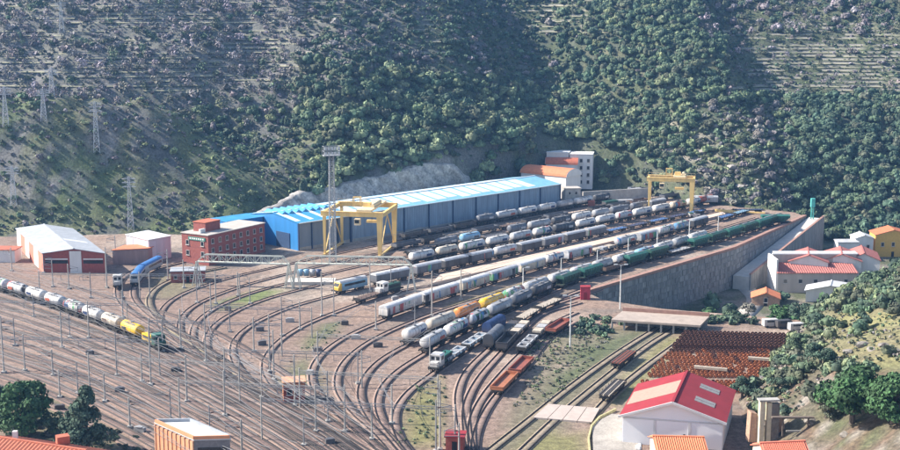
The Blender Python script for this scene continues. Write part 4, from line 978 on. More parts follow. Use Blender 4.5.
# concrete loading dock on piers
m_deck = mat('dock_concrete', (0.36,0.295,0.25), 0.9, var=0.18, scale=0.5)
d0 = U(611,330); o = empty('loading_dock', d0, 0, 'long concrete loading dock on piers before the stone wall', 'dock'); dw = U(700,336)-d0
dq = V3((4.5,10,0)); zz = 2.9
MB().slab([V3((0,0,zz)), dw+V3((0,0,zz)), dw+dq+V3((0,0,zz)), dq+V3((0,0,zz))], 0.55).build('deck', m_deck, o)
for k in range(8):
    p = dw*(k/7*0.97+0.015); MB().box((p.x, p.y+0.6, 1.16), (0.45, 0.45, 2.34)).build('pier', m_conc, o); p = p+dq*0.85; MB().box((p.x, p.y, 1.16), (0.45, 0.45, 2.34)).build('pier', m_conc, o)
MB().slab([dq*0.55+V3((0,0,2.3)), dw+dq*0.55+V3((0,0,2.3)), dw+dq*0.6+V3((0,0,2.3)), dq*0.6+V3((0,0,2.3))], 2.6).build('inner_wall', m_stone, o)
MB().bar(dq+V3((0,-.2,zz+0.5)), dw+dq+V3((0,-.2,zz+0.5)), 0.3, 1.0).build('parapet', m_coping, o)
# rolled rails stacked along the dock
# level crossing slabs, pale apron by the white shed
cq = [U(533,419), U(548,405.5), U(600,410), U(592,424)]
o = empty('track_crossing', cq[0], 0, 'pale concrete track crossing in the grass', 'crossing')
for k in range(4):
    a, b_ = k/4+0.006, (k+1)/4-0.006
    L0 = cq[0].lerp(cq[3], a); L1 = cq[0].lerp(cq[3], b_); M0 = cq[1].lerp(cq[2], a); M1 = cq[1].lerp(cq[2], b_)
    up = V3((0,0,0.42)); MB().slab([L0-cq[0]+up, L1-cq[0]+up, M1-cq[0]+up, M0-cq[0]+up], 0.5).build('slab', mat('crossing_slab', (0.42,0.35,0.31), 0.9, var=0.12, scale=0.5), o)
ap = [U(592,425),U(612,415),U(640,418),U(640,470),U(594,470)]
tag(MB().add([p+V3((0,0,0.3)) for p in ap]+[p for p in ap], [(0,1,2,3,4),(0,5,6,1),(4,9,5,0),(1,6,7,2)]).build('pavement', mat('apron_concrete', (0.35,0.32,0.285), 0.9, var=0.2, scale=0.4, grain=0.25)), kind='structure')
cc = [U(594,470),U(591,440),U(594,428),U(602,419),U(618,411)]
kb = MB()
for a, b_ in zip(cc[:-1], cc[1:]): kb.bar(a+V3((-.5,0,.35)), b_+V3((-.5,0,.35)), 0.35, 0.6)
tag(kb.build('kerb', mat('kerb_yellow', (0.42,0.38,0.20), 0.8)), kind='structure')

# ------------------------------------------------------------------ near buildings
m_white = mat('white_sheet', (0.78,0.78,0.80), 0.6, var=0.015, scale=0.4, streak=True)
m_redroof = mat('red_sheet_roof', (0.27,0.02,0.03), 0.8, var=0.12, scale=0.4)
s0_ = U(622.5,414,6.0); s1_ = U(723.5,421,6.0); c0 = V3((s0_.x,s0_.y,0)); wv = V3((s1_.x-s0_.x, s1_.y-s0_.y, 0))
ra_, rb2 = U(673,401.5,9.4), U(686.5,372,9.4); dv = V3((rb2.x-ra_.x, rb2.y-ra_.y, 0))
o, B, P, slope, rf = gabled('white_shed', 'white sheet-metal shed with bright red gabled roof', c0, wv, dv, 0, 6.0, 9.3, m_white, m_redroof, 'building', over=0.6)
fn = V3((wv.y,-wv.x,0)).normalized()
B(slope(-1, 0.3, 0.72, 0.05, 0.03, 0.97, 0.05), 'roof_strip', mat('faded_roof_strip', (0.38,0.235,0.185), 0.8, var=0.12), rf[0])
for a in (0.2, 0.62):
    for q in range(2):
        B(slope(1, a+q*0.075+0.05, a+q*0.075+0.115, 0.08, 0.28, 0.66, 0.1), 'skylight', mat('grey_skylight', (0.30,0.28,0.26), 0.4), rf[1])
tv = MB()
for a, z1, z2 in ((0.0, 6.0, 9.35),): 
    for sx in (0, 1):
        e = -0.035 if sx == 0 else 1.035; tv.bar(P(e,-0.045,5.72), P(0.5,-0.045,9.25), 0.25, 0.45)
B(tv, 'verge_trim', m_whiteroof)
B(wall_quad(P(0.01,0,0)+fn*0.1, P(0.99,0,0)+fn*0.1, 5.25, 5.5, 0.1, -fn), 'cross_rail', m_whiteroof)
for a, b_ in ((0.01,0.315),(0.335,0.66),(0.68,0.99)):
    B(wall_quad(P(a,0,0)+fn*0.09, P(b_,0,0)+fn*0.09, 0.1, 5.2, 0.08, -fn), 'door_leaf', m_white)
B(MB().box(P(0.62,0,2.6)+fn*0.2, (0.35,0.15,0.35)), 'door_handle', m_under)
for a in (0.325, 0.67): B(wall_quad(P(a-0.012,0,0)+fn*0.2, P(a+0.012,0,0)+fn*0.2, 0, 5.25, 0.16, -fn), 'door_post', m_whiteroof)
# orange flat-roofed building at the lower edge
zt = 7.0
q0, q1, q3 = U(194,440.5,zt), U(230,439.5,zt), U(155.5,423.5,zt)
c0 = V3((q0.x,q0.y,0)); wv = V3((q1.x-q0.x,q1.y-q0.y,0)); dv = V3((q3.x-q0.x,q3.y-q0.y,0))
m_orange = mat('orange_render', (0.62,0.27,0.14), 0.85, var=0.12, scale=0.5, streak=True)
o, B, P = boxed('orange_office', 'orange ribbed building with white flat roof at the lower edge', c0, wv, dv, 0, zt, mat('wall_painted_shade', (0.20,0.18,0.18), 0.85), m_whiteroof, over=0.15)  # shade on the side away from the sun is put into this dark wall colour
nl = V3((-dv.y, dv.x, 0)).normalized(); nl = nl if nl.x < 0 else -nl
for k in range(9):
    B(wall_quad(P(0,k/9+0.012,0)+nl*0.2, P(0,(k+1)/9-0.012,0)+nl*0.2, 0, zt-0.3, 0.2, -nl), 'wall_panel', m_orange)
for k in range(10): B(wall_quad(P(0,min(0.99,max(0.01,k/9))-0.012,0)+nl*0.35, P(0,min(0.99,max(0.01,k/9))+0.012,0)+nl*0.35, 0, zt-0.1, 0.3, -nl), 'rib', mat('pale_orange', (0.54,0.30,0.19), 0.85))
for e in ((0,0,1,0),(1,0,1,1),(0,1,1,1),(0,0,0,1)):
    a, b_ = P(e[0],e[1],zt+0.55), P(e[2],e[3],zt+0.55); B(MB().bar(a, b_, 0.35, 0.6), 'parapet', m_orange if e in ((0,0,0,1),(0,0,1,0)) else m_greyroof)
fnn = V3((wv.y,-wv.x,0)).normalized(); fnn = fnn if fnn.y < 0 else -fnn
B(wall_quad(P(0.1,0,0)+fnn*0.1, P(0.9,0,0)+fnn*0.1, 3.2, 5.6, 0.08, -fnn), 'window', m_glass)
# tiled roofs whose houses stand below the lower edge of the view
def tiled_slope(o, quad, nrow, ncol, m, name='tile_row'):
    q = [V3(p) for p in quad]
    for r_ in range(ncol):
        a, b_ = r_/ncol+0.1/ncol, (r_+1)/ncol-0.1/ncol
        A0, A1 = q[0].lerp(q[1], a), q[0].lerp(q[1], b_); B0, B1 = q[3].lerp(q[2], a), q[3].lerp(q[2], b_)
        n = (q[1]-q[0]).cross(q[3]-q[0]).normalized(); n = n if n.z > 0 else -n
        mA, mB = (A0+A1)/2+n*0.16, (B0+B1)/2+n*0.16
        MB().add([A0,mA,A1,B0,mB,B1], [(0,1,4,3),(1,2,5,4),(0,3,5,2),(0,2,1),(3,4,5)]).build(name, m, o)
def house(name, label, c0, wv, dv, z0, eh, rh, wall_m, tile_m, ncol=14, chim=False, cat='house', win=2):
    o, B, P, slope, rf = gabled(name, label, c0, wv, dv, z0, eh, rh, wall_m, tile_m, cat, over=0.45)
    loc = o.location
    for sx, r in ((0, rf[0]), (1, rf[1])):
        e = -0.02 if sx == 0 else 1.02
        A, B_ = P(e,-0.02,eh-0.05), P(e,1.02,eh-0.05); C, D = P(0.5,1.02,rh), P(0.5,-0.02,rh)
        tiled_slope(r, [v-loc for v in (A,B_,C,D)], 1, ncol, tile_m)
    fn = V3((wv.y,-wv.x,0)).normalized(); fn = fn if fn.y < 0 else -fn
    for k in range(win): win_on(B, o, P(0,0,0), P(1,0,0), (k+0.7)/(win+0.4), (z0+eh)/2+0.6, 1.2, 1.6, fn)
    if win: B(MB().box(P(0.5,0,z0+1.1)+fn*0.05, (1.1,0.12,2.2), math.atan2(wv.y,wv.x)), 'door', m_dark)
    if chim: B(MB().box(P(0.3,0.4,rh+0.5), (0.9,0.9,1.8)), 'chimney', m_whitewall)
    return o, B, P
a = U(-8,436.5,7.5); b_ = U(84,450.5,7.5); dvv = V3((b_.x-a.x,b_.y-a.y,0)); wvv = V3((dvv.y,-dvv.x,0)).normalized()*-11
n_ = V3((-dvv.y, dvv.x,0)).normalized(); n_ = n_ if n_.y < 0 else -n_
o, B, P = house('tiled_house', 'house with red clay tiled roof at the lower left corner', V3((a.x,a.y,0))+n_*7, n_*-14, dvv, 0, 5.0, 7.6, m_peach, m_tile, 26, win=0)
B(MB().box(P(0.78,0.62,7.2), (2.2,1.8,1.6), 0.5), 'dormer', m_tile); B(MB().box(P(0.6,0.2,7.9), (0.8,0.8,1.4)), 'chimney', m_whitewall)
r0 = U(655,436,6.0); r1 = U(702,437,6.0); o, B, P = house('tiled_house', 'small house with orange tiled roof below the white shed', V3((r0.x,r0.y-5,0)), V3((0,10,0)), V3((r1.x-r0.x,r1.y-r0.y,0)), 0, 4.2, 6.0, m_peach, m_tile2, 22, win=0)
g_ = U(640,449,6.2); tag(MB().cyl(g_+V3((0,0,-6.3)), g_+V3((0,0,0)), 0.18, 6).lathe_x([(g_.x-0.8,0.3),(g_.x-0.2,0.75),(g_.x+0.1,0.78)], g_.z+0.3, 12, g_.y).build('satellite_dish', m_whiteroof), 'white dish on a post before the white shed', 'dish')
r0 = U(762,443,8.6); r1 = U(803,441,8.6); o, B, P = house('tiled_house', 'house with coral tiled roof before the earth bank', V3((r0.x,r0.y-6,0)), V3((0,12,0)), V3((r1.x-r0.x,r1.y-r0.y,0)), 1, 6.2, 8.6, m_peach, mat('coral_tile', (0.62,0.19,0.12), 0.85, scale=0.9, rgb2=(0.50,0.14,0.09), bump=0.4), 26, win=0)
# ruined pillars of a lime kiln on the bank
p = on_ground(768,444); zg = p.z
o = empty('ruined_kiln', p, 0.1, 'tall ruined kiln pillars of pale concrete above the coral roof', 'ruin')
MB().box((-1.6,0.0,4.2),(0.9,1.2,8.8)).build('pillar', mat('pale_pillar', (0.60,0.52,0.38), 0.9, var=0.15), o); MB().box((-0.1,0.2,4.0),(0.8,1.2,8.2)).build('pillar', mat('pale_pillar', (0.60,0.52,0.38), 0.9), o)
MB().box((1.1,0.9,3.9),(1.5,2.6,8.0)).build('pillar', mat('rough_stone', (0.25,0.22,0.19), 0.95, scale=1.0, rgb2=(0.13,0.11,0.10), bump=1), o); MB().box((-0.3,0.0,8.65),(4.0,1.6,0.3)).build('cap', m_conc, o)
MB().add([(-3.6,0.6,0),(-2.1,0.6,0),(-2.1,0.6,5.6),(-3.4,0.6,6.0),(-3.6,2.6,0),(-2.1,2.6,0),(-2.1,2.6,5.6),(-3.4,2.6,6.0)], [(0,1,2,3),(5,4,7,6),(3,2,6,7),(0,3,7,4),(1,5,6,2)]).build('rubble_wall', mat('tan_stone', (0.46,0.30,0.21), 0.95, scale=1.0, rgb2=(0.34,0.21,0.15), bump=1), o)
MB().add([(2.0,0.8,0),(3.9,0.8,0),(3.2,0.8,4.6),(2.0,0.8,5.0),(2.0,2.4,0),(3.9,2.4,0),(3.2,2.4,4.6),(2.0,2.4,5.0)], [(0,1,2,3),(5,4,7,6),(3,2,6,7),(0,3,7,4),(1,5,6,2)]).build('rubble_wall', mat('tan_stone', (0.46,0.30,0.21), 0.95), o)
p = on_ground(795,436); o = empty('timber_frame', p, 0, 'small timber frame shelter beside the ruined kiln', 'shelter')
for x in (-2.4, 2.4): MB().box((x,0,1.6),(0.25,0.25,3.6)).build('post', mat('old_wood', (0.14,0.11,0.09), 0.9), o)
MB().box((-0.6,0,3.5),(8.0,0.8,0.3)).build('beam', mat('old_wood', (0.14,0.11,0.09), 0.9), o); MB().box((0,0.5,0.6),(3.2,0.2,0.3)).build('cross_beam', m_conc, o)
# signalman's hut among the main lines
p = U(286,403); o, B, P = boxed('signal_hut', 'small orange and white relay hut among the tracks', V3((p.x-0.5,p.y,0)), V3((4.6,0.9,0)), V3((-0.7,4,0)), 0, 4.4, m_red, mat('pale_orange', (0.54,0.30,0.19), 0.85), over=0.25)
nn = V3((-0.98,-0.17,0)); B(wall_quad(P(0,0.02,0)+nn*0.06, P(0,0.98,0)+nn*0.06, 0, 4.3, 0.05, -nn), 'side_panel', m_orange)
for k in range(2): win_on(B, o, P(0,0,0), P(1,0,0), 0.28+0.45*k, 2.4, 1.1, 1.2, V3((0,-1,0)))
B(MB().box(P(0.5,0,4.0)+V3((0,-.05,0)), (4.4,0.1,0.4), 0.19), 'fascia', m_orange)
p = U(456,452); o, B, P = boxed('red_hut', 'small dark red hut beside the converging tracks at the lower edge', V3((p.x-2.0,p.y,0)), V3((3.4,-0.6,0)), V3((0.4,3.4,0)), 0, 3.0, m_red, mat('red_sheet_roof', (0.50,0.035,0.05), 0.5)); B(MB().box(P(0.5,0,1.2)+V3((0,-.06,0)), (1.0,0.1,2.0)), 'door', m_dark)
p = U(584.5,300); o, B, P = boxed('red_cabin', 'small bright red cabin at the end of stone wall', V3((p.x-1.2,p.y,0)), V3((2.9,0.1,0)), V3((0.2,2.6,0)), 0, 3.7, mat('bright_red', (0.48,0.04,0.07), 0.6), mat('red_sheet_roof', (0.5,0.035,0.05), 0.5), over=0.1); B(MB().box(P(0.5,0,1.2)+V3((0,-.06,0)), (1.0,0.1,2.2)), 'door', m_redroof)

# ------------------------------------------------------------------ houses in the hollow at the right
zl = -14.0
def lowpt(px, py, z): p = U(px, py, z); return V3((p.x, p.y, 0))
m_beige = mat('beige_render', (0.46,0.40,0.36), 0.9, var=0.15, scale=0.4, streak=True)
# long building: front strip with a lean-to tiled roof, white parapet behind, three gabled roofs behind that
f0 = lowpt(778,272.5,-6.6); f1 = lowpt(857,272.5,-6.6)
o = empty('long_workshop', (f0.x,f0.y,zl), 0, 'long low workshop with rosy lean-to roof and white parapet', 'building'); LW = (f1-f0).length; DW = 17
MB().box((LW/2, DW*0.3, 3.6), (LW, DW*0.6, 7.2)).build('wall', m_beige, o)
MB().slab([(-0.4,-0.6,7.3),(LW+0.4,-0.6,7.3),(LW+0.4,DW*0.42,9.6),(-0.4,DW*0.42,9.6)], 0.2).build('lean_to_roof', m_tile3, o)
tiled_slope(o.children[-1], [(-0.4,-0.6,7.32),(LW+0.4,-0.6,7.32),(LW+0.4,DW*0.42,9.62),(-0.4,DW*0.42,9.62)], 1, 34, m_tile3)
MB().box((LW/2+1, DW*0.45, 10.0), (LW+2, 0.6, 5.0)).build('upper_wall', m_beige, o); MB().box((LW/2+1, DW*0.45, 12.7), (LW+2.6, 1.0, 0.5)).build('parapet', m_whitewall, o)
MB().slab([(1,DW*0.5,12.6),(LW+3,DW*0.5,12.6),(LW+3,DW*0.72,12.9),(1,DW*0.72,12.9)], 0.3).build('flat_roof', m_whiteroof, o)
MB().box((-0.3, DW*0.36, 6.1), (0.6, DW*0.7, 12.0)).build('end_wall', m_whitewall, o)
for k in range(5): win_on(None, o, V3((f0.x,f0.y,0)), V3((f1.x,f1.y,0)), (k+0.5)/5.2, zl+4.2, 1.4, 1.4, V3((0,-1,0)))
for k, (px, w) in enumerate(((812,13.5),(846,13.5),(872,11))):
    c = lowpt(px-15, 262-k*1.0, -2.0)+V3((0, 10, 0))
    house('tiled_workshop', ['rosy tiled gable roof behind the left end of the white parapet','rosy tiled gable roof behind the middle of the white parapet','rosy tiled gable roof at the right end of the long workshop'][k], c, V3((w,-2.5,0)), V3((4,15,0)), zl, -3.6, -1.2, m_whitewall, m_tile3, 16, win=0, cat='building')
c = lowpt(806,289.5,-9.5)
o, B, P, slope, rf = gabled('canopy', 'pale grey open canopy before the long workshop', c, V3((17,1.5,0)), V3((3,8,0)), -13.9, -9.6, -8.2, m_whitewall, m_whiteroof, 'canopy', over=0.6)
c = lowpt(752,297,-11)
house('ruined_house', 'small brown house with patchy tiled roof by the lower road', c, V3((9,-2,0)), V3((2,8,0)), zl, -11.0, -9.2, mat('tan_stone', (0.46,0.30,0.21), 0.95), m_tile2, 10, win=1)
c = lowpt(875,247.5,-10); o, B, P = house('yellow_house', 'yellow house with orange tiled roof at the right edge', c, V3((15,0.5,0)), V3((1,10,0)), zl, -4.6, -2.6, mat('yellow_render', (0.66,0.40,0.10), 0.85, var=0.1), m_tile2, 18, win=3)
c = lowpt(855,249,-10); house('white_house', 'white house between trees left of the yellow house', c, V3((7.5,0.3,0)), V3((0.5,8,0)), zl, -5.4, -4.2, m_whitewall, m_whiteroof, 8, win=2)
c = lowpt(838,246.5,-8); o, B, P = boxed('pale_shed', 'pale blue-roofed shed half hidden behind the trees', c, V3((8.5,0.3,0)), V3((0.5,7,0)), zl, -6.5, m_whitewall, paint('pale grey'))
for k in range(2): win_on(B, o, P(0,0,0), P(1,0,0), (k+0.7)/2.4, -9.5, 1.2, 1.4, V3((0,-1,0)))
# lower road
rp = spline([(U(a, b_, zl).x, U(a, b_, zl).y) for a, b_ in [(741,282),(748,290),(756,300),(748,312),(730,326)]], 1.0)
V, F = ribbon(rp, -3.2, 3.2, zl-0.3, zl+0.12); tag(link('road', np_mesh('road', V, F, mat('road_pale', (0.36,0.33,0.30), 0.9, var=0.15, scale=0.4))), kind='structure')
# parked vans by the wheel stacks
def van(px, py, z, c, label, rz):
    o = empty('parked_van', U(px, py, z), rz, label, 'van', 'vans by the wheel stacks')
    MB().prism_x([(-0.95,0.5),(0.95,0.5),(0.95,1.5),(0.85,2.3),(-0.85,2.3),(-0.95,1.5)], -2.4, 1.6).build('body', paint(c), o)
    MB().add([(1.6,-.95,.5),(1.6,.95,.5),(2.6,.9,.5),(2.6,-.9,.5),(1.6,-.95,1.5),(1.6,.95,1.5),(2.6,.9,1.2),(2.6,-.9,1.2),(1.6,-.85,2.3),(1.6,.85,2.3)], [(0,1,2,3),(3,2,6,7),(0,3,7,4),(1,5,6,2),(7,6,9,8),(4,7,8),(5,9,6)]).build('bonnet', paint(c), o)
    MB().slab([(1.72,-.8,2.16),(1.72,.8,2.16),(2.5,.8,1.32),(2.5,-.8,1.32)], -0.05).build('windscreen', m_glass, o)
    for s in (-1, 1): MB().box((-0.3,s*0.92,1.8),(2.6,0.06,0.5)).build('window', m_glass, o)
    for x in (-1.5, 1.7):
        for s in (-1, 1): MB().cyl((x,s*0.95,0.38),(x,s*0.72,0.38),0.38,10).build('wheel', m_under, o)
van(771,327,0.0,'white','white van, first of the vans by the wheel stacks',0.2); van(784,328,0.0,'charcoal','dark van between the parked white vans',0.25); van(797,331,0.0,'silver','silver van parked nearest the bushes',0.2)
# ------------------------------------------------------------------ gantry cranes
m_cry = mat('crane_yellow', (0.76,0.53,0.20), 0.5, var=0.18, scale=0.5, streak=True)
m_cry2 = mat('crane_pale', (0.74,0.60,0.38), 0.55, var=0.15, scale=0.5)
def gantry(label, pl, pr, depth, H, cab_at=0.55, trol=0.6, tower_at=0.35):
    """pl, pr: feet of the two front legs; depth: vector to the back pair of legs"""
    ax = pr-pl; S = ax.length; rz = math.atan2(ax.y, ax.x); o = empty('gantry_crane', (pl.x,pl.y,0), rz, label, 'crane', 'yellow gantry cranes')
    c, s = math.cos(-rz), math.sin(-rz); D = depth.x*s+depth.y*c if True else 0
    D = abs(depth.x*-math.sin(rz)+depth.y*math.cos(rz)); over = S*0.06
    for y in (0, D):
        g = MB().box((S/2, y, H-0.8), (S+2*over, 1.0, 1.6)); g.box((S/2, y, H+0.06), (S+2*over, 1.5, 0.14)); gd = g.build('girder', m_cry, o)
        r = MB()
        for q in range(13): x = -over+(S+2*over)*q/12; r.bar((x, y-0.7, H+0.1), (x, y-0.7, H+1.2), 0.08)
        r.bar((-over, y-0.7, H+1.2), (S+over, y-0.7, H+1.2), 0.09); r.build('handrail', m_cry2, gd)
        for x, w in ((0, 0.9), (S, 1.8)):
            t = MB(); tw = w*0.55; b_ = w*0.35
            t.add([(x-b_,y-0.45,0.9),(x+b_,y-0.45,0.9),(x+b_,y+0.45,0.9),(x-b_,y+0.45,0.9),(x-tw,y-0.55,H-1.59),(x+tw,y-0.55,H-1.59),(x+tw,y+0.55,H-1.59),(x-tw,y+0.55,H-1.59)], [(3,2,1,0),(4,5,6,7),(0,1,5,4),(1,2,6,5),(2,3,7,6),(3,0,4,7)])
            t.build('leg', m_cry, o)
    for x in (-over+0.4, S+over-0.4): MB().box((x, D/2, H-0.9), (0.9, D-1.12, 1.4)).build('end_beam', m_cry, o)
    for x in (0, S):
        b = MB().box((x, D/2, 1.1), (0.8, D+2.4, 0.7)).build('sill_beam', m_cry, o)
        for y in (-0.8, D+0.8): MB().cyl((x-0.3,y,0.5),(x+0.3,y,0.5),0.42,10).build('wheel', m_wheel, b)
        br = MB(); br.bar((x,0.4,1.5),(x,D/2,H-2.4),0.35); br.bar((x,D-0.4,1.5),(x,D/2,H-2.4),0.35); br.build('brace', m_cry, o)
    x = S*trol; tr = MB().box((x, D/2, H+0.5), (5.2, D+0.6, 0.7)); tro = tr.build('trolley', m_cry2, o)
    MB().box((x-0.8, D*0.35, H+1.6), (2.6, 2.2, 1.5)).build('winch_house', m_cry, tro); MB().cyl((x+1.6, D*0.25, H+1.4),(x+1.6, D*0.75, H+1.4),0.75,10).build('winch_drum', m_cry2, tro)
    hk = MB()
    for dy in (-0.5, 0.5): hk.bar((x, D/2+dy, H+0.2), (x, D/2+dy, H-4.6), 0.08)
    hk.build('cable', m_under, tro); MB().box((x, D/2, H-5.0), (3.8, 1.6, 0.9)).build('spreader', m_cry, tro)
    xt = S*tower_at; fr = MB()
    for dx in (-1.3, 1.3):
        for dy in (-0.8, 0.8): fr.bar((xt+dx, D/2+dy, H+0.1), (xt+dx, D/2+dy, H+3.6), 0.22)
    for dy in (-0.8, 0.8): fr.bar((xt-1.3, D/2+dy, H+3.6), (xt+1.3, D/2+dy, H+3.6), 0.25); fr.bar((xt-1.3,D/2+dy,H+1.2),(xt+1.3,D/2+dy,H+1.2),0.2)
    for dx in (-1.3, 1.3): fr.bar((xt+dx, D/2-0.8, H+3.6), (xt+dx, D/2+0.8, H+3.6), 0.25)
    fr.build('hoist_frame', m_cry, o)
    MB().box((S*cab_at, -1.3, H-3.2), (2.0, 1.8, 2.2)).build('cab', m_cry2, o); MB().box((S*cab_at, -2.23, H-3.0), (1.6, 0.08, 1.2)).build('cab_window', m_glass, o)
    lad = MB(); lad.bar((S+1.3,-0.7,1.2),(S+1.3,-0.7,H),0.07); lad.bar((S+1.3,-0.2,1.2),(S+1.3,-0.2,H),0.07)
    for q in range(int(H/0.6)): lad.bar((S+1.3,-0.7,1.4+q*0.6),(S+1.3,-0.2,1.4+q*0.6),0.05)
    lad.build('ladder', m_cry2, o)
    return o
gantry('large yellow gantry crane over the near end of the blue sheds', U(325,257), U(380,259), V3((6,22,0)), 16.4, 0.62, 0.72, 0.45)
gantry('yellow gantry crane at the far end of the sidings', U(648.5,212), U(691,213.5), V3((3,8,0)), 15.2, 0.3, 0.7, 0.45)
# long yellow spreader beam lying by the far crane
tag(MB().bar(U(715,212)+V3((0,0,.8)), U(742,214)+V3((0,0,.8)), 1.4, 1.1).bar(U(742,214)+V3((0,0,.9)), U(765,215)+V3((0,0,.9)), 0.7, 0.6).build('spreader_beam', m_cry), 'long yellow steel beam lying beyond the far crane', 'beam')
o = empty('shunting_tractor', U(694,217.5), 0.2, 'small white and teal tractor under the far crane', 'tractor')
MB().box((0,0,1.1),(4.5,2.2,1.3)).build('body', paint('white'), o); MB().box((1.2,0,2.2),(1.8,2.0,1.1)).build('cab', m_glass, o); MB().box((-1.4,0,1.9),(1.6,1.8,0.5)).build('bonnet', paint('teal green'), o)
for x in (-1.5,1.5):
    for y in (-1.1,1.1): MB().cyl((x,y-0.15,0.55),(x,y+0.15,0.55),0.55,10).build('wheel', m_under, o)
# turquoise signal post at the top of the ramp
p = U(812,219); o = empty('signal_tower', p, 0, 'slim turquoise signal tower at the top of the ramp', 'signal')
mt_ = mat('turquoise', (0.10,0.45,0.40), 0.6)
for x, y in ((-.5,-.5),(.5,-.5),(.5,.5),(-.5,.5)): MB().bar((x,y,0),(x*0.6,y*0.6,8.5),0.22).build('leg', mt_, o)
MB().box((0,0,7.0),(1.6,1.4,3.6)).build('signal_box', mt_, o)
k_ = MB()
for q in range(6): k_.bar((-.48,-.5,1+q*1.0),(.48,-.5,1.8+q*1.0),0.1)
k_.build('lattice', mt_, o)

# ------------------------------------------------------------------ lattice towers and truss signal bridges
m_steel = mat('galvanised', (0.50,0.51,0.52), 0.6, var=0.15)
m_lattice = mat('lattice_grey', (0.30,0.31,0.33), 0.6, var=0.15)
def lattice(o, H, w0, w1, n, t, m, name='lattice'):
    b = MB(); cs = [(-1,-1),(1,-1),(1,1),(-1,1)]
    for i in range(n):
        z0, z1 = H*i/n, H*(i+1)/n; a0 = (w0+(w1-w0)*i/n)/2; a1 = (w0+(w1-w0)*(i+1)/n)/2
        for k in range(4):
            (x0,y0),(x1,y1) = cs[k], cs[(k+1) % 4]
            b.bar((x0*a0,y0*a0,z0),(x0*a1,y0*a1,z1), t); b.bar((x0*a0,y0*a0,z0),(x1*a1,y1*a1,z1), t*0.7); b.bar((x1*a0,y1*a0,z0),(x0*a1,y0*a1,z1), t*0.7); b.bar((x0*a1,y0*a1,z1),(x1*a1,y1*a1,z1), t*0.7)
    return b.build(name, m, o)
p = U(333,262); o = empty('floodlight_tower', p, 0.3, 'tall lattice floodlight tower left of the near yellow crane', 'tower')
lattice(o, 37, 2.2, 1.5, 18, 0.16, m_lattice); MB().box((0,0,37.1),(5.6,3.2,0.3)).build('platform', m_lattice, o)
hr = MB()
for x, y in ((-2.7,-1.5),(2.7,-1.5),(2.7,1.5),(-2.7,1.5)): hr.bar((x,y,37.2),(x,y,40.2),0.14)
for z in (38.6, 40.2): 
    for a, b_ in (((-2.7,-1.5),(2.7,-1.5)),((2.7,-1.5),(2.7,1.5)),((2.7,1.5),(-2.7,1.5)),((-2.7,1.5),(-2.7,-1.5))): hr.bar((*a,z),(*b_,z),0.12)
hr.build('railing', m_lattice, o)
for k in range(5):
    for z in (37.9, 39.6): MB().box((-2.3+k*1.15,-1.75,z),(0.85,0.35,0.9)).build('floodlight', m_steel, o)
def truss(label, a, b, zt, aleft=True):
    ax = b-a; L = ax.length; rz = math.atan2(ax.y, ax.x); o = empty('signal_bridge', (a.x,a.y,0), rz, label, 'bridge', 'truss signal bridges')
    m = mat('bridge_cream', (0.60,0.60,0.52), 0.6, var=0.12); h = 2.4; n = max(6, int(L/2.6)); w = 0.7
    tr = MB()
    for y in (-w, w):
        x1, x2 = L*0.1, L*0.93
        tr.bar((0,y,zt),(L,y,zt),0.22); tr.bar((x1,y,zt+h),(x2,y,zt+h),0.22); tr.bar((0.2,y,zt),(x1,y,zt+h),0.2); tr.bar((L-0.2,y,zt),(x2,y,zt+h),0.2)
        for q in range(n+1):
            x = x1+(x2-x1)*q/n; tr.bar((x,y,zt),(x,y,zt+h),0.11)
            if q < n: xn = x1+(x2-x1)*(q+1)/n; tr.bar((x,y,zt if q % 2 else zt+h),(xn,y,zt+h if q % 2 else zt),0.11)
    for q in range(n*2+1): x = L*q/(2*n); tr.bar((x,-w,zt),(x,w,zt),0.1)
    tr.build('truss', m, o)
    MB().box((L/2,0,zt+0.14),(L-0.2,1.1,0.06)).build('walkway', m, o)
    for x in (0.2, L-0.2):
        for y in (-w, w): MB().bar((x-1.3,y*1.6,0),(x,y,zt),0.28).build('leg', m, o); MB().bar((x+1.3,y*1.6,0),(x,y,zt),0.28).build('leg', m, o)
    return o
truss('cream truss signal bridge before the brick building', U(197,285), U(290,288), 7.6)
truss('cream truss signal bridge below the near yellow crane', U(296,289), U(412,291), 8.2)

# ------------------------------------------------------------------ catenary masts, portals, lamps
m_mast = mat('mast_concrete', (0.37,0.35,0.325), 0.8, var=0.15, scale=0.5)
m_mast2 = mat('mast_steel', (0.24,0.24,0.25), 0.6, var=0.2, scale=0.5)
MASTS = [(12,247,271),(44,258,273),(53,260,287),(69,264,289),(91,272,298),(107,247,288),(116,236,264),(123,273,298),(168,249,280),(184,259,288),(198,265,288),
 (4,290,373),(25,333,371),(34,297,317),(53,349,376),(62,311,348),(78,360,394),(89,300,338),(105,374,402),(117,333,376),(123,290,318),(151,326,385),(171,388,423),(181,308,349),(187,354,402),
 (197,270,303),(211,282,312),(216,270,304),(230,300,332),(270,310,372),(274,330,380),(282,296,336),(295,354,406),(225,370,416),(328,370,422),(316,384,432),(345,398,432),(210,406,436),(242,418,454),(322,270,316),(334,278,316),(254,316,352),
 (440,380,450),(436,398,452),(459,426,455),(432,270,316),(250,278,304),(238,272,296),(300,300,330),(358,352,384),(392,384,424),(142,352,382),(70,316,338),(163,318,352),(370,262,292),(391,262,290),(376,300,330),(60,376,398), (15,318,346), (206,330,362), (262,366,398), (304,416,446), (372,404,440), (130,400,428),(415,300,332),(461,268,300)]
mast_pos = {}
xs_sorted = sorted(range(len(MASTS)), key=lambda i: MASTS[i][0])
rank = {i: n for n, i in enumerate(xs_sorted)}
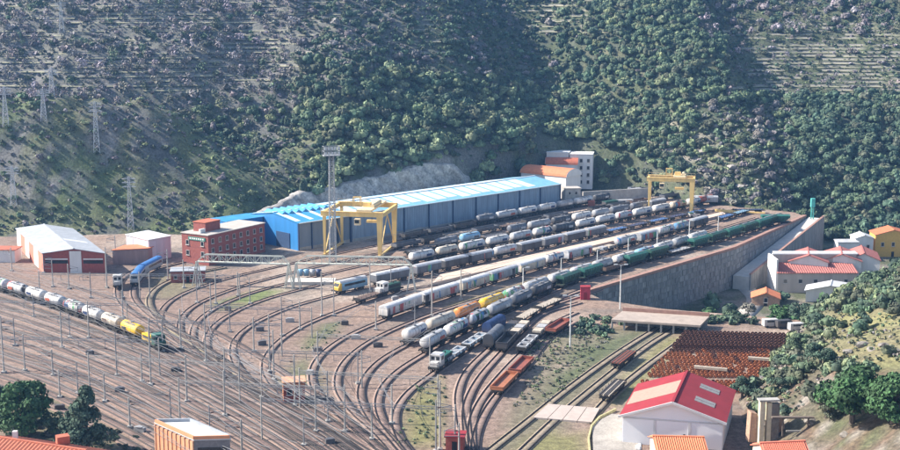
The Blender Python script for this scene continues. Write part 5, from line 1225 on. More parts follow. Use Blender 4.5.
def mast_parts(H, conc, arm):
    H = round(H*2)/2; k = ('mast', H, conc, arm)
    if k in CACHE: return CACHE[k]
    m = m_mast if conc else m_mast2
    parts = [('pole', MB().cyl((0,0,0),(0,0,H),0.22 if conc else 0.17,8,0.16 if conc else 0.12).mesh('pole', m), []), ('footing', MB().box((0,0,0.25),(1.0,1.0,0.5)).mesh('footing', m_conc), [])]
    b = MB(); b.bar((0,0,H-1.6),(arm*3.0,0,H-1.3),0.12); b.bar((0,0,H-0.5),(arm*3.0,0,H-1.3),0.09); b.bar((0,0,H-2.7),(arm*3.0,0,H-2.4),0.1); b.bar((arm*3.0,0,H-2.5),(arm*3.0,0,H-1.2),0.07)
    parts.append(('cantilever_arm', b.mesh('cantilever_arm', m_mast2), [('insulator', MB().cyl((arm*0.35,0,H-1.58),(arm*0.9,0,H-1.5),0.16,6).mesh('insulator', paint('brown')))]))
    CACHE[k] = parts; return parts
NSIDE = {}
for i in xs_sorted:
    x, yt, yb = MASTS[i]
    p = U(x, yb); H = min(14.0, max(6.5, (yb-yt)/scale_at(p)/0.985)); mast_pos[i] = (p, H); conc = i % 3 != 1
    side = 'over the main lines' if x < 190 else ('amid the curving sidings' if x < 400 else 'by the converging sidings')
    NSIDE[side] = NSIDE.get(side, 0)+1
    inst(mast_parts(H, conc, 1 if i % 2 else -1), 'catenary_mast', p, 0.15*(i % 5)-0.3, f"{'pale concrete' if conc else 'grey steel'} catenary mast {side}, {nth(NSIDE[side])} mast from the left", 'mast', 'catenary masts '+side)
def portal(a, b, z, label, sway=0.0):
    ax = b-a; L = ax.length; rz = math.atan2(ax.y, ax.x); o = empty('catenary_portal', (a.x,a.y,0), rz, label, 'portal', 'catenary portals over the tracks')
    bm_ = MB()
    for y in (-0.22, 0.22): bm_.bar((0,y,z),(L,y,z),0.07); bm_.bar((0,y,z-0.5),(L,y,z-0.5),0.07)
    n = max(4, int(L/1.6))
    for q in range(n): bm_.bar((L*q/n,0.22 if q % 2 else -0.22,z),(L*(q+1)/n,-0.22 if q % 2 else 0.22,z-0.5),0.04)
    bm_.build('beam', m_mast2 if len(label) % 3 else m_mast, o)
    for x in (0.0, L): MB().cyl((x,0,0),(x,0,z+0.6),0.2,8,0.15).build('post', m_mast, o)
    for q in range(1, max(2, int(L/6))):
        x = L*q/max(2, int(L/6)); d_ = MB(); d_.bar((x,0,z-0.5),(x,0,z-2.0),0.1); d_.bar((x,0,z-2.0),(x+1.2,0,z-1.8),0.08); d_.build('dropper', m_mast2, o)
    return o
PORT = [((-25,371),(160,376),8.6,'catenary portal with pale beam across the lower main lines'),((0,330),(128,334),8.2,'catenary portal across the upper main lines behind the tank train'),((40,297),(150,299),7.5,'catenary portal before the red and white shed'),
 ((140,298),(240,300),7.5,'catenary portal across the curved lines by the brick hut'),((90,392),(240,402),8.6,'catenary portal across the middle of the main lines'),((150,352),(282,356),8.2,'catenary portal right of the green and yellow locomotive'),
 ((180,420),(345,428),8.6,'catenary portal behind the orange flat-roofed building'),((225,384),(362,388),8.2,'catenary portal over the orange relay hut'),((300,408),(438,416),8.4,'catenary portal across the converging sidings'),((262,440),(455,450),8.6,'lowest catenary portal across the throat of the yard'),
 ((205,334),(312,338),7.8,'catenary portal over the upper curves of the sidings'),((318,366),(430,372),8.0,'catenary portal below the shunting locomotive')]
for a, b_, z, lab in PORT: portal(U(*a), U(*b_), z, lab)
# overhead wires: contact wire with its carrier above each main line
wires = MB()
def wire_run(key, s0, s1, z):
    P = TR[key][max(0,s0):s1:22]
    o = empty('overhead_wire', (0,0,0)); tag(o, f"thin overhead contact wire above {WN[key]}", 'wire', 'overhead wires')
    b = MB()
    for a, c in zip(P[:-1], P[1:]):
        b.bar((a[0],a[1],z),(c[0],c[1],z),0.06)
        prev = None
        for q in range(7):
            t = q/6; zz = z+0.35+0.95*(2*t-1)**2; cur = (a[0]+(c[0]-a[0])*t, a[1]+(c[1]-a[1])*t, zz)
            if prev: b.bar(prev, cur, 0.06)
            prev = cur
    b.build('wire', m_mast2, o)
WN = {'m%d' % k: f"the {ORD[k]} main line counted from the goods sheds" for k in range(NM)}; WN.update({'t3':'the curve of the white tank siding','t5':'the curve of the graffitied siding','t2':'the curve of the low dark siding','t7':'the curve of the grey tank siding'})
for k in range(0, NM, 1): wire_run('m%d' % k, 0, 400, 5.6)
for key in ('t2','t3','t5','t7'): wire_run(key, len(TR[key])-260, len(TR[key]), 5.6)
# lamp posts
def lamp(px, yb, yt, label, heads=2, group='lamp posts along the grass strip'):
    p = U(px, yb); H = (yb-yt)/scale_at(p)/0.985; o = empty('lamp_post', p, 0, label, 'lamp', group)
    MB().cyl((0,0,0),(0,0,H),0.2,8,0.12).build('pole', mat('lamp_pole', (0.62,0.62,0.60), 0.6), o)
    for s in ((-1,1) if heads == 2 else (1,)):
        MB().bar((0,0,H),(s*1.2,0,H+0.25),0.1).build('bracket', m_steel, o); MB().box((s*1.5,0,H+0.22),(1.0,0.45,0.3)).build('lamp_head', m_steel, o)
for n, (x, yb, yt) in enumerate([(523,291,268),(561,278,258),(597,271,250),(628,258,238),(657,249,230),(689,240,221),(718,232,214)]): lamp(x, yb, yt, f"slim lamp post, {ORD[n]} from the near end of the grass strip", 1)
lamp(570,348,296,'tall double lamp post in the scrub by the red open wagons',2,None); lamp(620,309,265,'tall double lamp post before the stone wall',2,None)
# overhead line pylons on the hillside
def pylon(px, yb, yt, label):
    p = on_ground(px, yb); H = (yb-yt)/scale_at(p)/0.98; o = empty('pylon', p-V3((0,0,0.5)), 0.2, label, 'pylon', 'power line pylons on the hill')
    lattice(o, H+0.5, 2.4, 0.6, 9, 0.12, mat('pylon_grey', (0.55,0.56,0.58), 0.6)); a = MB()
    for z in (0.84, 0.92, 0.99): a.bar((-2.6,0,H*z),(2.6,0,H*z),0.2); a.bar((-2.6,0,H*z),(0,0,H*z+0.9),0.12); a.bar((2.6,0,H*z),(0,0,H*z+0.9),0.12)
    a.build('cross_arm', mat('pylon_grey', (0.55,0.56,0.58), 0.6), o); return p, H
py = [pylon(97,152,104,'tall pylon standing on the crest of the spur'), pylon(44,122,92,'pylon on the spur left of the tallest pylon'), pylon(6,126,88,'pylon at the left edge of the hill'), pylon(52,96,70,'small pylon on the slope above the spur'), pylon(14,205,168,'pylon low on the spur above the red-roofed shed'), pylon(62,34,4,'highest pylon among the terraces'), pylon(131,232,180,'slim pylon behind the white block')]
# heaps, boxes beside the tracks
rr = random.Random(3)
BOX = [(262,345),(378,347),(395,300),(318,352),(345,325),(260,331),(228,311),(356,339),(410,330),(290,322),(310,375),(176,372),(120,392),(90,355),(220,360),(330,444),(28,300),(80,310),(60,410),(140,432)]
for n, (x, y) in enumerate(sorted(BOX)):
    p = U(x, y); o = empty('relay_cabinet', p, rr.uniform(-.5,.5), f"low relay cabinet beside the tracks, {nth(n+1)} cabinet from the left", 'cabinet', 'relay cabinets beside the tracks'); c = rr.choice(['charcoal','pale grey','charcoal','slate'])
    MB().box((0,0,0.55),(rr.uniform(1.0,2.6),0.9,1.1)).build('body', paint(c), o); MB().box((0,0,1.16),(1.4,1.1,0.12)).build('lid', paint(c), o)

# ------------------------------------------------------------------ rusty wheelsets in rows
m_wrust = mat('wheel_rust', (0.46,0.165,0.065), 0.85, scale=1.4, rgb2=(0.24,0.085,0.04)); m_wdark = mat('wheel_dark_rust', (0.17,0.07,0.045), 0.85, scale=1.4, rgb2=(0.075,0.036,0.026)); m_wbright = mat('wheel_bright_rust', (0.46,0.15,0.055), 0.85, scale=1.4, rgb2=(0.25,0.075,0.03))
def wheelset_mesh(m):
    b = MB(); b.cyl((0,-1.0,0.46),(0,1.0,0.46),0.085,6)
    for y in (-0.8, 0.8): b.cyl((0,y-0.07,0.46),(0,y+0.07,0.46),0.47,12); b.cyl((0,y-0.14,0.46),(0,y+0.14,0.46),0.17,6)
    return b.mesh('wheelset', m)
WM = [wheelset_mesh(m_wrust), wheelset_mesh(m_wdark), wheelset_mesh(m_wbright)]
cells = []
L0, L1 = U(634,392), U(683,337); R0, R1 = U(790,392), U(793,340)
rows_n = 17
for r_ in range(rows_n):
    t = r_/(rows_n-1); a = L0.lerp(L1, t); b_ = R0.lerp(R1, t); n = int((b_-a).length/1.0)
    gapy = 1.1 if r_ in (4, 5, 9, 10) else 0
    for q in range(n):
        p = a.lerp(b_, (q+0.5)/n)
        if r_ == 3: continue
        stack = 2 if r_ >= 12 else 1
        for h in range(stack):
            shed_ok = not (p.x < 56.5 and p.y < 254)
            bank = gh(p.x, p.y)
            if shed_ok and bank < 0.3 and rr.random() > 0.015: cells.append((p.y, p.x, h*0.86, r_, q))
cells.sort(key=lambda c: (c[0], -c[2]))
stV = []; stF = []
for n, (y, x, z, r_, q_) in enumerate(cells):
    mi = 2 if r_ < 4 else (0 if r_ < 11 else 1)
    if rr.random() < 0.2: mi = rr.choice((0,1,2))
    jx, jy, rz = rr.uniform(-.08,.08), rr.uniform(-.1,.1), rr.uniform(-.1,.1)
    if n < 300:
        band = 'front rows' if r_ < 4 else ('middle rows' if r_ < 9 else 'back rows')
        o = link('wheelset', WM[mi], None, (x+jx+0.2*(z > 0), y+jy, z)); o.rotation_euler = (0, rr.uniform(0,1), rz)
        o.rotation_euler = (0, 0, rz); tag(o, f"rusty {'upper ' if z > 0 else ''}wheelset, {nth(q_+1)} in the {ORD[r_]} row of wheels behind the shed", 'wheelset', f'wheelsets in the {band}')
    else: stV.append((x+jx+0.3*(z > 0), y+jy, z, rz, mi))
if stV:
    base = WM[1]; bv = np.array([v.co[:] for v in base.vertices]); V = []; F = []; k = 0
    b = MB(); fcs = [tuple(p.vertices) for p in base.polygons]
    for x, y, z, rz, mi in stV: b.add([(v[0]+x, v[1]+y, v[2]+z) for v in bv], fcs)
    me = bpy.data.meshes.new('stacked_wheelsets'); me.from_pydata(b.v, [], b.f); me.materials.append(m_wdark)
    tag(link('stacked_wheelsets', me), 'mass of dark rusty wheelsets stacked in the back rows', 'wheelsets', kind='stuff')
print('wheelsets', len(cells))
for (a, b_, c, lab) in ((U(694,372), U(727,375), 'cream', 'short pale concrete beam among the rusty wheelsets'), (U(748,363), U(788,366), 'cream', 'long pale concrete beam at the right of the rusty wheelsets')):
    tag(MB().bar(a+V3((0,0,1.3)), b_+V3((0,0,1.3)), 0.9, 0.6).build('concrete_beam', paint(c)), lab, 'beam')
# bundles of rails on the grassy siding flat wagons, loose rails
for n, key_at in enumerate((('t15',(607,405)),('t14',(618,371)))):
    key, at = key_at; s = where(key, *at)-6; P = TR[key]; p = P[max(2,s)]; d_ = P[max(0,s-4)]-P[s+4]; rz = math.atan2(d_[1], d_[0])
    for q in range(6):
        o = link('rail_bundle', MB().box((0,(q-2.5)*0.42,0),(12.0,0.26,0.26+0.12*(q % 2))).mesh('rail_bundle', paint('charcoal' if q % 3 else 'cream') if n == 0 else paint('brown' if q % 2 else 'rusty red')), None, (p[0],p[1],rail_top(key)+1.62)); o.rotation_euler = (0,0,rz)
        tag(o, f"{'dark and pale' if n == 0 else 'rusty brown'} steel length, {ORD[q]} across on the {'flat wagon by the white shed' if n == 0 else 'grassy siding wagon near the dock'}", 'rail', 'steel lengths on flat wagons')
# ------------------------------------------------------------------ vegetation
m_leaf = mat('foliage', (1.3,1.3,1.3), 0.9, rgb2=(0.65,0.65,0.65), scale=0.8, attr=True, grain=0.3, gscale=2.0)
m_bark = mat('bark', (0.11,0.085,0.07), 0.95, var=0.3)
PAL = {'green':(0.10,0.15,0.088),'light':(0.20,0.24,0.13),'dark':(0.062,0.104,0.07),'grey':(0.20,0.18,0.185),'lilac':(0.30,0.26,0.28),'rust':(0.23,0.145,0.11),'olive':(0.105,0.12,0.08),'pale':(0.22,0.21,0.18),'pine':(0.045,0.105,0.038)}
def leaf_cloud(n, seed, lobes=6, flat=0.8, size=0.3, core=True, hang=0.0):
    """unit crown (radius about 1, centre at 0,0,0.8*flat): leaf-clump faces spread over several lobes; returns verts, quads, shade"""
    r = np.random.default_rng(seed); L = []
    for k in range(lobes):
        a = r.uniform(0, 2*math.pi); d = r.uniform(0.15, 0.62) if k else 0; L.append((math.cos(a)*d, math.sin(a)*d, r.uniform(-0.25, 0.38)*flat, r.uniform(0.42, 0.66)))
    V = []; F = []; S = []
    per = n//lobes
    for cx, cy, cz, R_ in L:
        u = r.normal(size=(per, 3)); u /= np.linalg.norm(u, axis=1)[:, None]; u[:,2] = np.where(u[:,2] < -0.35, -u[:,2], u[:,2])
        rad = R_*r.uniform(0.8, 1.12, per)[:, None]; c = np.array([cx, cy, cz])+u*rad*np.array([1,1,flat])
        nrm = u+r.normal(size=(per,3))*0.45; nrm /= np.linalg.norm(nrm, axis=1)[:, None]
        t = np.cross(nrm, r.normal(size=(per,3))); t /= np.linalg.norm(t, axis=1)[:, None]; b = np.cross(nrm, t)
        s = size*r.uniform(0.55, 1.2, per)[:, None]; e = r.uniform(0.5, 1.0, per)[:, None]
        q = np.stack([c-t*s, c-b*s*e, c+t*s, c+b*s*e], 1); o = len(V)*0
        V.append(q.reshape(-1,3)); sh = r.uniform(0.7, 1.3, per); S.append(np.repeat(sh, 4))
    V = np.concatenate(V); S = np.concatenate(S); F = np.arange(len(V)).reshape(-1, 4)
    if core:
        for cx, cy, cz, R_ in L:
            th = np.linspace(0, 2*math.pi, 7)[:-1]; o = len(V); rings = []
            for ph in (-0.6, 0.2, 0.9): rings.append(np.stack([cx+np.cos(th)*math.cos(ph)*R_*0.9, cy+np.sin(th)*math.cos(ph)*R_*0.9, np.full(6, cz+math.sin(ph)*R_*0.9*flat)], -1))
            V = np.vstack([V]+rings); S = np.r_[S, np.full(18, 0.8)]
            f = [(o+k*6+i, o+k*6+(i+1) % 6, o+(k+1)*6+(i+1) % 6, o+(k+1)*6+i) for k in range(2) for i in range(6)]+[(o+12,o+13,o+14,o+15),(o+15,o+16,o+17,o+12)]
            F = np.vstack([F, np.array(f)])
    return V, F, S
def twig_cloud(n, seed):
    """bare winter crown: many thin upright slivers"""
    r = np.random.default_rng(seed); u = r.normal(size=(n,3)); u /= np.linalg.norm(u, axis=1)[:, None]; c = u*r.uniform(0.25,1.0,n)[:, None]*np.array([0.85,0.85,0.95])
    d = u*np.array([1,1,0.6])+np.array([0,0,0.7])+r.normal(size=(n,3))*0.3; d /= np.linalg.norm(d, axis=1)[:, None]
    t = np.cross(d, r.normal(size=(n,3))); t /= np.linalg.norm(t, axis=1)[:, None]
    l = r.uniform(0.14,0.38,n)[:, None]; w = r.uniform(0.06,0.15,n)[:, None]
    V = np.stack([c-d*l-t*w, c-d*l+t*w, c+d*l+t*w*0.6, c+d*l-t*w*0.6], 1).reshape(-1,3)
    return V, np.arange(len(V)).reshape(-1,4), np.repeat(r.uniform(0.7,1.3,n), 4)
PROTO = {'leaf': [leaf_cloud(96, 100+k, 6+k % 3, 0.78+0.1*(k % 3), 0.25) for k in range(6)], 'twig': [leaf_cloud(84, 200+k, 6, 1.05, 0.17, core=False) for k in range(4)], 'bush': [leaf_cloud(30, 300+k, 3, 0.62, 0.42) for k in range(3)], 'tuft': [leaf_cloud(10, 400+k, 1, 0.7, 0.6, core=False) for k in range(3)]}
def kind_at(px, py, z, x, y, q):
    """what grows where on the slopes: (density 0..1, proto, palette choices, radius range)"""
    if x < -62 and (y-foot(x)) < 62 and py > 100:                                   # spur
        return 0.62, 'bush' if q < 0.85 else 'leaf', ('green','olive','light','grey','light','green'), (0.7, 1.9)
    if px < 300 and py < 118 - 0.05*px: return 0.68, 'twig' if q < 0.62 else 'bush', ('lilac','grey','lilac','pale','olive','grey','green'), (1.5, 3.0)
    if px < 300: return 0.9, 'leaf' if q < 0.55 else ('twig' if q < 0.8 else 'bush'), ('green','light','grey','dark','olive'), (1.7, 3.1)
    if px < 600 and py > 62+0.1*(px-300) and px < 590: return 0.97, 'leaf', ('green','light','green','dark','olive','light'), (1.7, 3.6)
    if px < 560: return 0.85, 'bush' if q < 0.6 else 'leaf', ('dark','olive','grey','dark','green'), (1.3, 2.5)
    if px > 725 and 36 < py < 98-0.02*(px-725): return 0.38, 'twig' if q < 0.4 else 'bush', ('grey','olive','dark','lilac'), (1.2, 2.2)
    if 690 < px < 790 and 105 < py: return 0.85, 'bush' if q < 0.6 else 'leaf', ('olive','pale','green','light','grey'), (1.2, 2.6)
    if px > 760 and py > 95: return 0.97, 'leaf', ('dark','green','dark','green','olive'), (1.5, 3.1)
    if py < 40 and px > 700: return 0.6, 'twig' if q < 0.5 else 'leaf', ('grey','lilac','dark','olive'), (1.6, 2.8)
    if px > 560: return 0.97, 'leaf', ('green','dark','green','light','green','olive'), (1.4, 2.9)
    return 0.5, 'bush', ('dark','olive'), (1.3, 2.4)
trees = []
step = 3.45
for y in np.arange(440, 800, step):
    xs = np.arange(-0.42*y, 0.42*y, step); xs = xs+rng.uniform(-step*0.48, step*0.48, len(xs)); yy = y+rng.uniform(-step*0.48, step*0.48, len(xs))
    hz = ground_h(xs, yy); ft = foot(xs); pxx, pyy = proj(xs, yy, hz)
    for x, y2, z, f_, a, b in zip(xs, yy, hz, ft, pxx, pyy):
        if not (-25 < a < 925 and -22 < b < 262): continue
        if y2-f_ < (6 if -80 < x < 12 else 1.5) or z < -13.2: continue
        if 42 < x < 76 and y2 < 600: continue
        q = random.random(); dn, pr, pal, rad = kind_at(a, b, z, x, y2, q)
        dn *= 0.75+0.5*float(fbm(x/18, y2/18, 77, 2))
        for _k in range(4 if (8 < x < 62 and y2-f_ < 16) else (2 if (dn > 0.7 and a > 590) else 1)):
          if _k: x += random.uniform(-2,2); y2 += random.uniform(-2,2)
          if random.random() < dn: trees.append([y2, x, z, pr, random.choice(pal), rad[0]*0.8+(rad[1]*1.18-rad[0]*0.8)*random.random()**1.5, a, b])
# low heath between the trees
heath = []
for y in np.arange(445, 790, 2.6):
    xs = np.arange(-0.41*y, 0.41*y, 2.6); xs = xs+rng.uniform(-1.3, 1.3, len(xs)); yy = y+rng.uniform(-1.3, 1.3, len(xs))
    hz = ground_h(xs, yy); ft = foot(xs); pxx, pyy = proj(xs, yy, hz)
    ok = (pxx > -15) & (pxx < 915) & (pyy > -12) & (pyy < 250) & (yy-ft > np.where((xs > -80) & (xs < 12), 6, 1)) & (hz > -13.5) & (fbm(xs/11, yy/11, 66, 3)+rng.uniform(-.18,.18,len(xs)) > np.where((xs < -60) & (yy-ft < 65), 0.30, 0.36))
    for x, y2, z, a, b in zip(xs[ok], yy[ok], hz[ok], pxx[ok], pyy[ok]):
        left = a < 320 and b < 125
        heath.append([y2, x, z, 'tuft', random.choice(('grey','lilac','pale','olive','grey') if left else ('olive','green','dark','light','grey')), random.uniform(0.5, 1.25), a, b])
# hollow at the right and bank
for _ in range(330):
    x, y2 = random.uniform(60, 215), random.uniform(335, 510); z = gh(x, y2); a, b = proj(x, y2, z)
    if z > -13.0 and not (z < -0.7 and y2 < 352): continue
    d_w = float(dist_line(np.array([x]), np.array([y2]), WL)[0])
    if d_w < 9 or (112 < x < 200 and 418 < y2 < 520): continue
    if random.random() < 0.4: trees.append([y2, x, z, 'leaf', random.choice(('green','dark','pine')), random.uniform(2.2, 4.0), a, b])
# vegetation of the near hill
for _ in range(3800):
    x, y2 = random.uniform(60, 200), random.uniform(225, 460); xl = np.interp(y2, NEARL[:,1], NEARL[:,0])
    if x < xl+1.5: continue
    z = gh(x, y2); a, b = proj(x, y2, z)
    if not (680 < a < 930 and b < 470): continue
    if a > 822 and 316 < b < 366 and random.random() < 0.93: continue
    wood = fbm(x/15, y2/15, 55, 3); up = y2 > 305
    if up and wood < (0.30 if b < 322 else 0.42): continue
    if not up and wood < 0.24: continue
    trees.append([y2, x, z, 'leaf' if random.random() < 0.7 else 'bush', random.choice(('green','olive','green','dark','light') if up else ('green','olive','light','dark')), random.uniform(1.0, 2.3), a, b])
for _ in range(5200):
    x, y2 = random.uniform(60, 180), random.uniform(225, 430)
    if x < np.interp(y2, NEARL[:,1], NEARL[:,0])+0.8: continue
    z = gh(x, y2); a, b = proj(x, y2, z)
    if not (690 < a < 920 and b < 465): continue
    heath.append([y2, x, z, 'tuft', random.choice(('olive','pale','light','olive','grey','green')), random.uniform(0.25, 0.7), a, b])
# weeds and scrub in the yard
def scrub(poly, n, rad, pal):
    P = [(U(a, b).x, U(a, b).y) for a, b in poly]; xs = [p[0] for p in P]; ys = [p[1] for p in P]; k = 0
    while k < n:
        x, y2 = random.uniform(min(xs), max(xs)), random.uniform(min(ys), max(ys))
        if in_poly(np.array([x]), np.array([y2]), P)[0]:
            yield [y2, x, 0.0, 'bush', random.choice(pal), random.uniform(*rad), 0, 0]; k += 1
yardscrub = []
yardscrub += list(scrub([(522,345),(560,332),(600,330),(612,338),(585,372),(552,402),(512,408),(530,372)], 430, (0.2,0.62), ('pale','olive','light','light','pale')))
yardscrub += list(scrub([(575,322),(600,316),(622,325),(606,340),(580,338)], 26, (1.0,1.9), ('dark','green')))
yardscrub += list(scrub([(398,450),(400,405),(420,382),(446,376),(450,450)], 70, (0.25,0.6), ('light','olive','green')))
yardscrub += list(scrub([(690,318),(760,318),(764,326),(700,324)], 22, (1.2,2.0), ('dark','green')))
yardscrub += list(scrub([(296,345),(340,322),(340,336),(305,356)], 30, (0.2,0.5), ('light','green')))
yardscrub += list(scrub([(0,440),(20,415),(130,430),(150,452)], 60, (0.4,1.2), ('olive','green','dark','pale')))
def build_tree(t, label, group, name):
    y2, x, z, pr, c, r_, a, b = t; k = random.randrange(len(PROTO[pr])); key = (pr, k, c)
    if key not in CACHE:
        V, F, S = PROTO[pr][k]; me = np_mesh('crown', V, F, m_leaf); colour_attr(me, S[:, None]*np.array(PAL[c])); CACHE[key] = me
    if 'trunk' not in CACHE:
        CACHE['trunk'] = MB().cyl((0,0,-1.6),(0.05,0.02,0.1),0.09,6,0.06).bar((0,0,-0.5),(0.4,0.1,0.2),0.06).bar((0,0,-0.6),(-0.35,0.2,0.1),0.06).mesh('trunk', m_bark)
    e = empty(name, (x, y2, z), 0, label, 'tree' if pr != 'bush' else 'bush', group)
    hgt = 0.75 if pr != 'bush' else 0.35
    o = link('crown', CACHE[key], e, (0,0,r_*hgt)); o.scale = (r_, r_, r_*(1.0 if pr != 'twig' else 1.25)); o.rotation_euler = (0,0,random.uniform(0,6.28))
    o = link('trunk', CACHE['trunk'], e, (0,0,r_*0.95)); o.scale = (r_, r_, r_*0.9)
def join_trees(ts, name, label):
    Vs, Fs, Cs = [], [], []; off = 0
    for y2, x, z, pr, c, r_, a, b in ts:
        V, F, S = PROTO[pr][random.randrange(len(PROTO[pr]))]; t = random.uniform(0, 6.28); ct, st = math.cos(t), math.sin(t); hgt = 0.62 if pr != 'bush' else 0.3
        zs = r_*random.uniform(0.85,1.15)*(1.2 if pr == 'twig' else 1)
        if pr == 'leaf' and y2 > 460 and random.random() < 0.1: r_ *= 0.62; zs *= 1.25; hgt = 1.2; c = 'dark' if random.random() < 0.6 else c
        Vs.append(np.stack([(V[:,0]*ct-V[:,1]*st)*r_+x, (V[:,0]*st+V[:,1]*ct)*r_+y2, V[:,2]*zs+z+r_*hgt], -1)); Fs.append(F+off); off += len(V)
        j = random.uniform(0.66, 1.42); Cs.append(S[:, None]*np.array(PAL[c])*np.array([j*random.uniform(0.92,1.08), j, j*random.uniform(0.92,1.08)]))
    me = np_mesh(name, np.concatenate(Vs), np.concatenate(Fs), m_leaf); colour_attr(me, np.concatenate(Cs))
    tag(link(name, me), label, kind='stuff')
vis = [t for t in trees if 5 < t[6] < 895 and 5 < t[7] < 445]
def pick(f, n):
    c = [t for t in vis if f(t)]; random.Random(4).shuffle(c); return c[:n]
near_t = pick(lambda t: t[0] < 460 and t[1] > 55 and t[3] == 'leaf' and t[6] < 893, 70)
grove = pick(lambda t: 300 < t[6] < 590 and 75 < t[7] < 150 and t[3] == 'leaf' and t[5] > 2.7 and t[0] > 460, 110)
rightw = pick(lambda t: t[6] > 600 and t[7] < 190 and t[0] > 460 and t[3] == 'leaf' and t[5] > 2.7, 110)
ids = set(); CW = {}
for lst, lab, gr in ((near_t, 'rounded tree on the near hillside', 'trees on the near hillside'), (grove, 'round-crowned tree in the grove above the rock face', 'trees in the grove above the rock face'), (rightw, 'round-crowned tree in wood beyond the far crane', 'trees in wood beyond the far crane')):
    for t in sorted(lst, key=lambda q: q[6]):
        if id(t) in ids: continue
        ids.add(id(t)); cw = {'green':'mid green','light':'pale green','dark':'dark green','olive':'olive','pine':'deep green','pale':'pale','grey':'grey','lilac':'greyish'}[t[4]]
        CW[(gr, cw)] = CW.get((gr, cw), 0)+1
        build_tree(t, f"{cw} {lab}, {nth(CW[(gr, cw)])} such from the left", gr, 'broadleaf_tree')
rest = [t for t in trees if id(t) not in ids]
join_trees(rest, 'woodland', 'scrub and woodland covering the slopes')
join_trees(heath, 'heath', 'low heath and grass tufts on the slopes')
join_trees(yardscrub, 'undergrowth', 'weeds and low scrub between the sidings')
print('heath', len(heath)); print('trees', len(trees), 'individual', len(ids))
# larger trees close to the view
def big_tree(name, label, p, R_, H, pal, seed, flat=0.7, lobes=26, per=220, size=0.085, upright=False, group=None):
    r = np.random.default_rng(seed); o = empty(name, p, 0, label, 'tree', group)
    Vs, Fs, Cs = [], [], []; off = 0; tr = MB(); base = Vector((0,0,-0.5)); fork = Vector((0,0,H*0.42 if not upright else H*0.15))
    tr.cyl(base, fork, R_*0.075+0.12, 8, R_*0.055+0.08)
    for k in range(lobes):
        if upright:
            t = (k+0.5)/lobes; rad = R_*(1-t)**0.75*r.uniform(0.35,0.95); a = r.uniform(0,6.28); c = np.array([math.cos(a)*rad, math.sin(a)*rad, H*(0.1+0.86*t)]); rl = R_*(0.5-0.28*t)*r.uniform(0.8,1.2)
        else:
            a = r.uniform(0,6.28); e = r.uniform(-0.6,1.0); d = math.sqrt(max(0,1-e*e))*R_*0.74*r.uniform(0.6,1.05); c = np.array([math.cos(a)*d, math.sin(a)*d, H*0.46+e*H*0.40]); rl = R_*r.uniform(0.26,0.40)
        u = r.normal(size=(per,3)); u /= np.linalg.norm(u, axis=1)[:, None]; u[:,2] = np.where(u[:,2] < -0.3, -u[:,2], u[:,2])
        pts = c+u*rl*np.array([1,1,flat])*r.uniform(0.75,1.12,per)[:, None]; nrm = u+r.normal(size=(per,3))*0.5; nrm /= np.linalg.norm(nrm, axis=1)[:, None]
        t_ = np.cross(nrm, r.normal(size=(per,3))); t_ /= np.linalg.norm(t_, axis=1)[:, None]; b_ = np.cross(nrm, t_); s = size*R_*r.uniform(0.5,1.1,per)[:, None]
        V = np.stack([pts-t_*s, pts-b_*s*0.6, pts+t_*s, pts+b_*s*0.6], 1).reshape(-1,3); Vs.append(V); Fs.append(np.arange(len(V)).reshape(-1,4)+off); off += len(V)
        j = r.uniform(0.75,1.25); Cs.append(np.repeat(r.uniform(0.65,1.35,per),4)[:, None]*np.array(PAL[pal])*j)
        if k % 3 == 0: tr.cyl(fork if not upright else Vector((0,0,c[2]*0.8)), Vector(c), R_*0.035+0.05, 5, 0.05)
    if upright: tr.cyl((0,0,H*0.14),(0,0,H*0.92),R_*0.06+0.1,6,0.05)
    me = np_mesh('crown', np.concatenate(Vs), np.concatenate(Fs), m_leaf); colour_attr(me, np.concatenate(Cs)); link('crown', me, o); tr.build('trunk', m_bark, o); return o
big_tree('umbrella_pine', 'broad dark umbrella pine at the left edge before the tracks', U(26,436), 6.4, 11.5, 'pine', 1)
big_tree('umbrella_pine', 'smaller dark pine half out of the left edge', U(-2,424), 4.2, 9.5, 'dark', 2, lobes=16)
big_tree('cypress_tree', 'dark bushy conifer right of the umbrella pine', U(88,452), 4.6, 13.0, 'dark', 3, upright=True, lobes=30, flat=0.9)
big_tree('cypress_tree', 'lower spreading conifer beside the dark bushy conifer', U(70,452), 3.2, 8.0, 'dark', 13, upright=True, lobes=20, flat=0.9)
big_tree('shrub', 'rounded dark green shrub between the pine and the conifer', U(52,434), 3.4, 5.0, 'green', 4, lobes=12, per=160)
def hill_tree(px, py, R_, H, pal, seed, label, **k): big_tree('pine_tree', label, on_ground(px, py)-Vector((0,0,0.3)), R_, H, pal, seed, group='pines on the near hillside', **k)
hill_tree(852,424,6.6,10.5,'pine',5,'large bright green pine on the near hillside'); hill_tree(893,424,5.6,9.5,'pine',6,'pine at the right edge beside the large bright pine'); hill_tree(826,420,3.4,5.2,'olive',7,'olive green bushy tree left of the large bright pine', lobes=16)
hill_tree(742,400,3.2,5.2,'dark',8,'dark rounded tree right of the red shed roof', lobes=16); hill_tree(820,372,3.6,5.6,'dark',9,'dark rounded tree above the ruined kiln', lobes=16); hill_tree(778,392,2.6,3.8,'dark',10,'low dark bush between the wheelsets and the kiln', lobes=12)
hill_tree(800,352,3.0,4.8,'green',14,'rounded tree where the near hillside meets the wheelsets', lobes=14)
